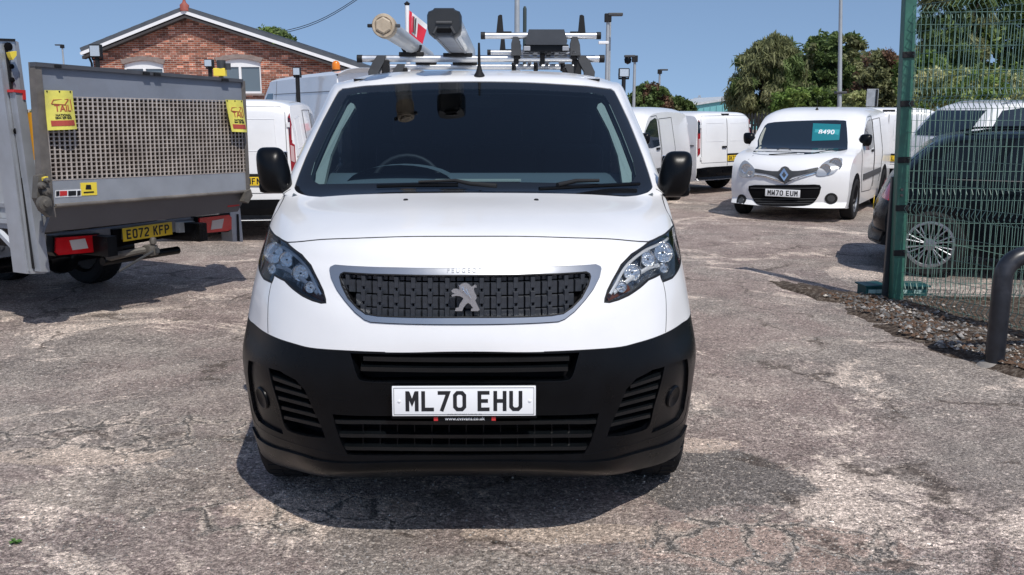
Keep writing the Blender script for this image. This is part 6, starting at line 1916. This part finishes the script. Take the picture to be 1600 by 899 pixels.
# ---------------------------------------------------------------- lamp posts, signs, flag, wires
GALV = worn('galvanised_post', (.42, .44, .45), .45, .4, var=.12, scale=3)
def lamp_post(px, ytop, Y, r, head, label, xb=None):
    t = at_depth(px, ytop, Y); lean = 0
    if xb: lean = (t.x - at_depth(xb, 165, Y).x)*t.z/(t.z - 1.7)
    o = empty('lamp_post', (t.x - lean, Y, 0), 0, label, 'lamp post')
    mb = MB(); mb.tube([(0, 0, 0), (lean*.3, 0, t.z*.3), (lean, 0, t.z)], [r*1.25, r*1.1, r*.8], 10); mb.build('pole', GALV, o, smooth=60)
    if head:
        s = Y/F; l = head*s
        mb = MB(); mb.box((l/2, 0, t.z + .02), (abs(l), .25, .09), M=None, bev=.02); mb.build('lamp_head', GREYPL, o)
        mb = MB(); mb.box((0, 0, t.z - .08), (r*3.4, r*3.4, .26), bev=.02); mb.build('bracket', DARKTRIM, o)
    return o
lamp_post(808, -40, 21, .068, 30, 'thick grey lamp post rising behind the ladder rack and out of the top')
lp = lamp_post(950, 24, 30, .062, 22, 'tall lamp post with a flat head pointing right, just right of the ladder rack')
c1 = at_depth(943, 67, 30)
mb = MB(); mb.box((c1.x - lp.location.x, 0, c1.z), (.32, .14, .09), bev=.02); mb.build('camera', UPVC, lp)
lamp_post(953.5, 30, 30.6, .04, 0, 'thin second pole standing close against the tall lamp post')
lp = lamp_post(992, 89, 38, .065, -16, 'lamp post with a dark dome camera facing left above the small trees')
mb = MB(); mb.lathe([(0, -.30), (.12, -.24), (.15, -.10), (.10, 0)], 12, tr(-.28, 0, at_depth(992, 89, 38).z)); mb.build('dome_camera', BLACKPL, lp, smooth=50)
lamp_post(1031, 110, 55, .07, 12, 'short looking lamp post in front of the small trees, its head pointing right')
lp = lamp_post(1314, -30, 26, .055, 20, 'tall slim grey lamp post behind the small van with the price sticker', xb=1312)
c1 = at_depth(1312, 145, 26)
mb = MB(); mb.box((at_depth(1312, 165, 26).x - lp.location.x, 0, c1.z), (.30, .2, .07), bev=.02); mb.build('collar', GREYPL, lp)
lamp_post(97, 71, 70, .07, -10, 'distant thin lamp post against the sky above the tail lift')
# sign seen from the back
c1 = at_depth(1363, 153, 24)
o = empty('road_sign', (c1.x, 24, 0), 0, 'grey back of a square sign on a post, above the white vans', 'sign')
mb = MB(); mb.tube([(0, .04, 0), (0, .04, c1.z + .2)], .035, 8); mb.build('post', GALV, o, smooth=60)
mb = MB(); mb.box((0, 0, c1.z), (.30, .02, .44), bev=.006); mb.build('sign_panel', worn('sign_back', (.33, .35, .37), .5, .3), o)
mb = MB(); mb.box((.1, -.03, c1.z), (.04, .03, .42)); mb.build('bracket', DARKTRIM, o)
# dark palisade between the vans
o = empty('palisade_fence', (0, 0, 0), 0, 'dark palisade fence standing between the two white vans on the right', 'fence')
for i in range(16):
    p = at_depth(1160 + i*5.2, 177 - i*.2, 24.5)
    mb = MB(); mb.prism([(-.03, 0), (.03, 0), (.03, p.z - .06), (0, p.z), (-.03, p.z - .06)], .02, tr(p.x, 24.5, 0)); mb.build('pale', DARKTRIM, o, fixn=True)
for z in (.4, 1.25):
    p, q = at_depth(1158, 0, 24.5), at_depth(1240, 0, 24.5); mb = MB(); mb.box(((p.x+q.x)/2, 24.53, z), (q.x-p.x, .03, .05)); mb.build('rail', DARKTRIM, o)
# red and white feather flag
fy = 15.0
p0, p1 = at_depth(636, 9, fy), at_depth(637, 60, fy)
o = empty('banner_flag', (p0.x, fy, 0), 0, 'red and white banner flag on a white pole behind the pipe carriers', 'flag')
mb = MB(); mb.tube([(0, 0, 0), (0, 0, p0.z)], .035, 10); mb.build('pole', UPVC, o, smooth=60)
mb = MB(); mb.lathe([(.03, 0), (.05, .03), (0, .07)], 10, tr(0, 0, p0.z)); mb.build('cap', DARKTRIM, o)
def FP(x, y): p = at_depth(x, y, fy); return (p.x - p0.x, p.z)
tl, trr, br, bl = FP(639, 16), FP(668, 39), FP(659, 74), FP(640, 58)
RED = principled('flag_red', (.62, .02, .05), .7)
def fpt(u, v): 
    a = [tl[i] + (trr[i]-tl[i])*u for i in (0, 1)]; b = [bl[i] + (br[i]-bl[i])*u for i in (0, 1)]
    c = [a[i] + (b[i]-a[i])*v for i in (0, 1)]; return (c[0], -.04*sin(5*u + 2*v), c[1])
for nm, u0, u1, v0, v1, m_ in (('flag_cloth', 0, .18, 0, 1, RED), ('flag_cloth', .18, .52, 0, .80, PLATEW), ('flag_cloth', .18, .52, .80, 1, RED), ('flag_cloth', .52, 1, 0, .22, PLATEW), ('flag_cloth', .52, 1, .22, 1, RED)):
    mb = MB(); R_ = [[fpt(u0 + (u1-u0)*i/4, v0 + (v1-v0)*j/4) for i in range(5)] for j in range(5)]
    mb.grid(R_); mb.grid([[(x, y + .012, z) for x, y, z in r] for r in R_], flip=True); mb.build(nm, m_, o, smooth=60)
for uu in (.24, .30, .40):
    mb = MB(); mb.tube([(fpt(uu, .1)[0], fpt(uu, .1)[1] - .012, fpt(uu, .1)[2]), (fpt(uu, .72)[0], fpt(uu, .72)[1] - .012, fpt(uu, .72)[2])], .012, 4); mb.build('flag_stripe', RED if uu < .28 else GREYPL, o)
# overhead cables
mb = MB()
for dy, d in ((0, 0), (3, .25)):
    a, b = at_depth(425, 52 + dy, 60), at_depth(565, -8 + dy, 60)
    pts = [a.lerp(b, i/10) + Vector((0, 0, -1.2*sin(pi*i/10)*.35)) for i in range(11)]
    mb = MB(); mb.tube(pts, .022, 5); o = mb.build('overhead_cable', DARKTRIM); tag(o, ('upper' if dy == 0 else 'lower') + ' of the two thin overhead cables crossing the sky above the brick building', 'cable', 'overhead cables')
# far pylon
p = at_depth(1093, 149, 260)
o = empty('pylon', (p.x, 260, 0), 0, 'tiny lattice pylon on the horizon above the teal shed', 'pylon')
for i, (w1, z1, w2, z2) in enumerate(((1.6, 0, .9, p.z*.6), (.9, p.z*.6, .15, p.z))):
    for s in (-1, 1):
        mb = MB(); mb.tube([(s*w1, 0, z1), (s*w2, 0, z2)], .10, 4); mb.build('leg', GALV, o)
        mb = MB(); mb.tube([(s*w1, 0, z1), (-s*w2, 0, z2)], .07, 4); mb.build('brace', GALV, o)
for k in (.7, .85):
    mb = MB(); mb.tube([(-1.6, 0, p.z*k), (1.6, 0, p.z*k)], .09, 4); mb.build('cross_arm', GALV, o)

# ---------------------------------------------------------------- trees
def leaf_mat(name, c1, c2, c3):
    m = principled(name, c1, .6, spec=.25)
    b = m.node_tree.nodes['Principled BSDF']
    tc = nd(m, 'ShaderNodeTexCoord').outputs['Object']
    n = noise(m, .9, 4, .7, 0, tc); n2 = noise(m, 9, 2, .6, 0, tc)
    c1, c2, c3 = [tuple(k*q for k in c) for c, q in ((c1, 1.3), (c2, 1.5), (c3, 1.7))]
    r = ramp(m, n.outputs['Fac'], [(.35, c1), (.52, c2), (.66, c3)])
    r2 = ramp(m, n2.outputs['Fac'], [(.3, g3(.6)), (.7, g3(1.4))])
    ln(m, mixc(m, .8, r.outputs[0], r2.outputs[0], 'MULTIPLY'), b.inputs['Base Color'])
    t = nd(m, 'ShaderNodeBsdfTranslucent'); t.inputs[0].default_value = (*[k*1.2 for k in c2], 1)
    mx = nd(m, 'ShaderNodeMixShader'); mx.inputs[0].default_value = .25
    out = m.node_tree.nodes['Material Output']
    ln(m, b.outputs[0], mx.inputs[1]); ln(m, t.outputs[0], mx.inputs[2]); ln(m, mx.outputs[0], out.inputs[0])
    return m
LM = {
 'dark': leaf_mat('dark_green_leaves', (.045, .07, .024), (.075, .11, .036), (.12, .155, .055)),
 'olive': leaf_mat('olive_leaves', (.08, .09, .04), (.13, .14, .065), (.19, .19, .10)),
 'bright': leaf_mat('fresh_green_leaves', (.05, .09, .02), (.09, .14, .03), (.16, .20, .06)),
 'yellow': leaf_mat('pale_blossom_shrub', (.10, .13, .04), (.22, .24, .10), (.40, .38, .22)),
 'russet': leaf_mat('russet_leaves', (.07, .05, .03), (.12, .07, .045), (.16, .10, .07)),
}
BARK = worn('bark', (.09, .07, .055), .9, var=.3, scale=6)
def tree(Y, outline, kind, label, depth=None, leaves=9000, leaf=.16, droop=0.0, name='tree', trunk=True, kind2=None, group=None):
    """outline: photograph pixels round the crown; gives the crown's width and height at distance Y"""
    pts = [at_depth(x, y, Y) for x, y in outline]
    cx = sum(p.x for p in pts)/len(pts)
    xs_, zs_ = [p.x for p in pts], [p.z for p in pts]
    W_ = (max(xs_) - min(xs_))/2; z0, z1 = min(zs_), max(zs_)
    dep = depth or W_*.8
    o = empty(name, (cx, Y, 0), 0, label, 'tree' if name == 'tree' else name.replace('_', ' '), group)
    poly = [(p.x - cx, p.z) for p in pts]
    r = random.Random(int(cx*100) + int(Y*7))
    clumps = []
    tries = 0
    while len(clumps) < 190 and tries < 5000:
        tries += 1
        x = r.uniform(min(xs_)-cx, max(xs_)-cx); z = r.uniform(z0, z1)
        if not inside((x, z), poly): continue
        y = r.uniform(-1, 1)*dep*sqrt(max(.05, 1 - (x/W_)**2))
        clumps.append((x, y, z, r.uniform(.11, .24)*min(W_, (z1-z0))*1.0))
    mb = MB(); n = 0; leaves = int(leaves*1.35); leaf *= .82
    while n < leaves:
        cxx, cy, cz, cr = clumps[r.randrange(len(clumps))]
        a, b = r.uniform(0, 6.28), math.acos(r.uniform(-1, 1)); q = cr*(r.random()**.38)*r.uniform(.85, 1.25)
        x, y, z = cxx + q*sin(b)*cos(a), cy + q*sin(b)*sin(a), cz + q*cos(b)*.8
        if not inside((x*.97, z), poly) and r.random() < .62: continue
        s = leaf*r.uniform(.6, 1.6); 
        u = Vector((r.gauss(0, 1), r.gauss(0, 1), r.gauss(0, 1) - droop*2)).normalized()
        w = u.cross(Vector((r.gauss(0, 1), r.gauss(0, 1), r.gauss(0, 1)))).normalized()
        p = Vector((x, y, z)); asp = .45 if not droop else .25
        mb.add([p - u*s*.5, p + w*s*asp*.5, p + u*s*.5*(1 + droop), p - w*s*asp*.5], [(0, 1, 2, 3)], 1 if kind2 and (mnoise.noise(Vector((x*.7 + cx, y*.7, z*.7))) > .12) else 0)
        n += 1
    cr_ = mb.build('crown', [LM[kind], LM[kind2]] if kind2 else LM[kind], o)
    if trunk:
        mb = MB(); zt2 = z0 + (z1-z0)*.6
        mb.tube([(0, 0, 0), (.05, 0, z0*.6 + .2), (0, .05, z0 + (z1-z0)*.3), (.05, 0, zt2)], [W_*.07 + .05, W_*.055 + .04, W_*.04 + .03, .03], 8)
        for k in range(9):
            cxx, cy, cz, q = clumps[k*3 % len(clumps)]
            zb2 = z0*.5 + (z1-z0)*r.uniform(.05, .35)
            mb.tube([(0, 0, zb2), (cxx*.5, cy*.5, (zb2 + cz)/2 + .1), (cxx, cy, cz)], [W_*.03 + .02, W_*.02 + .012, .01], 5)
        mb.build('trunk', BARK, o, smooth=60)
    return o
tree(42, [(1140,160),(1142,130),(1158,118),(1155,105),(1168,85),(1160,75),(1180,62),(1205,56),(1230,62),(1245,80),(1252,110),(1258,150),(1250,175),(1200,190),(1150,180)], 'olive', 'tall drooping willow like tree left of the tree group behind the vans', leaves=24000, leaf=.26, droop=.8, kind2='dark')
tree(45, [(1245,175),(1248,120),(1258,95),(1262,75),(1275,55),(1300,48),(1325,58),(1338,70),(1345,95),(1352,130),(1350,175)], 'dark', 'broad dark green tree crossed by the slim lamp post', leaves=22000, leaf=.24, kind2='olive')
tree(40, [(1340,175),(1338,120),(1350,95),(1365,82),(1390,85),(1415,95),(1430,120),(1432,170)], 'olive', 'round topped tree with reddish tips left of the green fence post', leaves=10000, leaf=.22, kind2='russet')
tree(52, [(1225,178),(1228,120),(1240,98),(1262,92),(1290,85),(1330,88),(1360,90),(1395,92),(1425,100),(1440,120),(1445,178)], 'olive', 'broad mass of trees filling the gap behind the slim lamp post', leaves=22000, leaf=.26, kind2='dark')
tree(36, [(1205,178),(1215,150),(1240,140),(1270,138),(1300,145),(1320,150),(1325,180)], 'bright', 'low green bush in front of the drooping tree', leaves=6000, leaf=.2, trunk=False, name='bush', kind2='dark')
tree(34, [(1318,172),(1322,150),(1338,143),(1355,146),(1362,170)], 'yellow', 'pale yellowish shrub beside the back of the grey sign', leaves=3500, leaf=.16, trunk=False, name='bush')
tree(30, [(1410,170),(1415,120),(1440,112),(1480,108),(1530,112),(1580,118),(1640,115),(1640,175),(1520,178)], 'yellow', 'pale flowering hedge seen through the green mesh', leaves=14000, leaf=.17, trunk=False, name='hedge', kind2='bright')
tree(33, [(1440,120),(1436,60),(1440,10),(1450,-40),(1500,-60),(1540,-40),(1545,20),(1540,80),(1530,125)], 'dark', 'very tall dark drooping tree seen through the mesh, left one', leaves=14000, leaf=.24, droop=.6, kind2='olive')
tree(34, [(1520,120),(1525,60),(1535,0),(1560,-50),(1620,-70),(1690,-40),(1700,60),(1690,130)], 'dark', 'very tall leafy tree at the right edge behind the mesh', leaves=15000, leaf=.24, kind2='bright')
tree(31, [(1404,140),(1410,100),(1430,84),(1455,80),(1475,95),(1490,130)], 'bright', 'small green tree just right of the square fence post', leaves=5000, leaf=.18, kind2='dark')
tree(48, [(985,185),(985,150),(998,136),(1012,131),(1028,135),(1042,142),(1048,155),(1052,185)], 'dark', 'dark rounded shrub just right of the central van', leaves=8000, leaf=.22, name='bush', trunk=False, kind2='russet')
tree(50, [(1030,185),(1040,160),(1052,150),(1065,153),(1078,160),(1086,172),(1084,186)], 'dark', 'low dark shrub running towards the teal shed', leaves=6000, leaf=.22, name='bush', trunk=False, kind2='olive')
tree(52, [(398,75),(402,55),(412,48),(430,44),(448,50),(458,62),(462,80),(430,90)], 'bright', 'green tree top showing above the slate roof of the brick building', leaves=5000, leaf=.26, kind2='dark')
tree(60, [(1380,175),(1350,150),(1250,160),(1150,165),(1120,175)], 'dark', 'far dark hedge line behind the tree group', leaves=6000, leaf=.3, trunk=False, name='hedge', depth=2)

# low scrub along the far boundary, one mass nobody could count
mb = MB(); r = random.Random(11)
for i in range(15000):
    k = r.random(); x = -110 + 220*k; y = 92 - abs(x)*.28 + r.uniform(-2, 2)
    z = r.random()**.8*(1.55 + .35*mnoise.noise(Vector((x*.2, 1, 0))))
    s_ = r.uniform(.25, .7); u = Vector((r.gauss(0, 1), r.gauss(0, 1), r.gauss(0, 1))).normalized(); w = u.cross(Vector((r.gauss(0, 1), r.gauss(0, 1), r.gauss(0, 1)))).normalized()
    p = Vector((x, y, max(.1, z)))
    mb.add([p - u*s_*.5, p + w*s_*.3, p + u*s_*.5, p - w*s_*.3], [(0, 1, 2, 3)])
o = mb.build('far_scrub', LM['dark']); tag(o, 'low dark scrub along the far edge of the yard', 'scrub', kind='stuff')
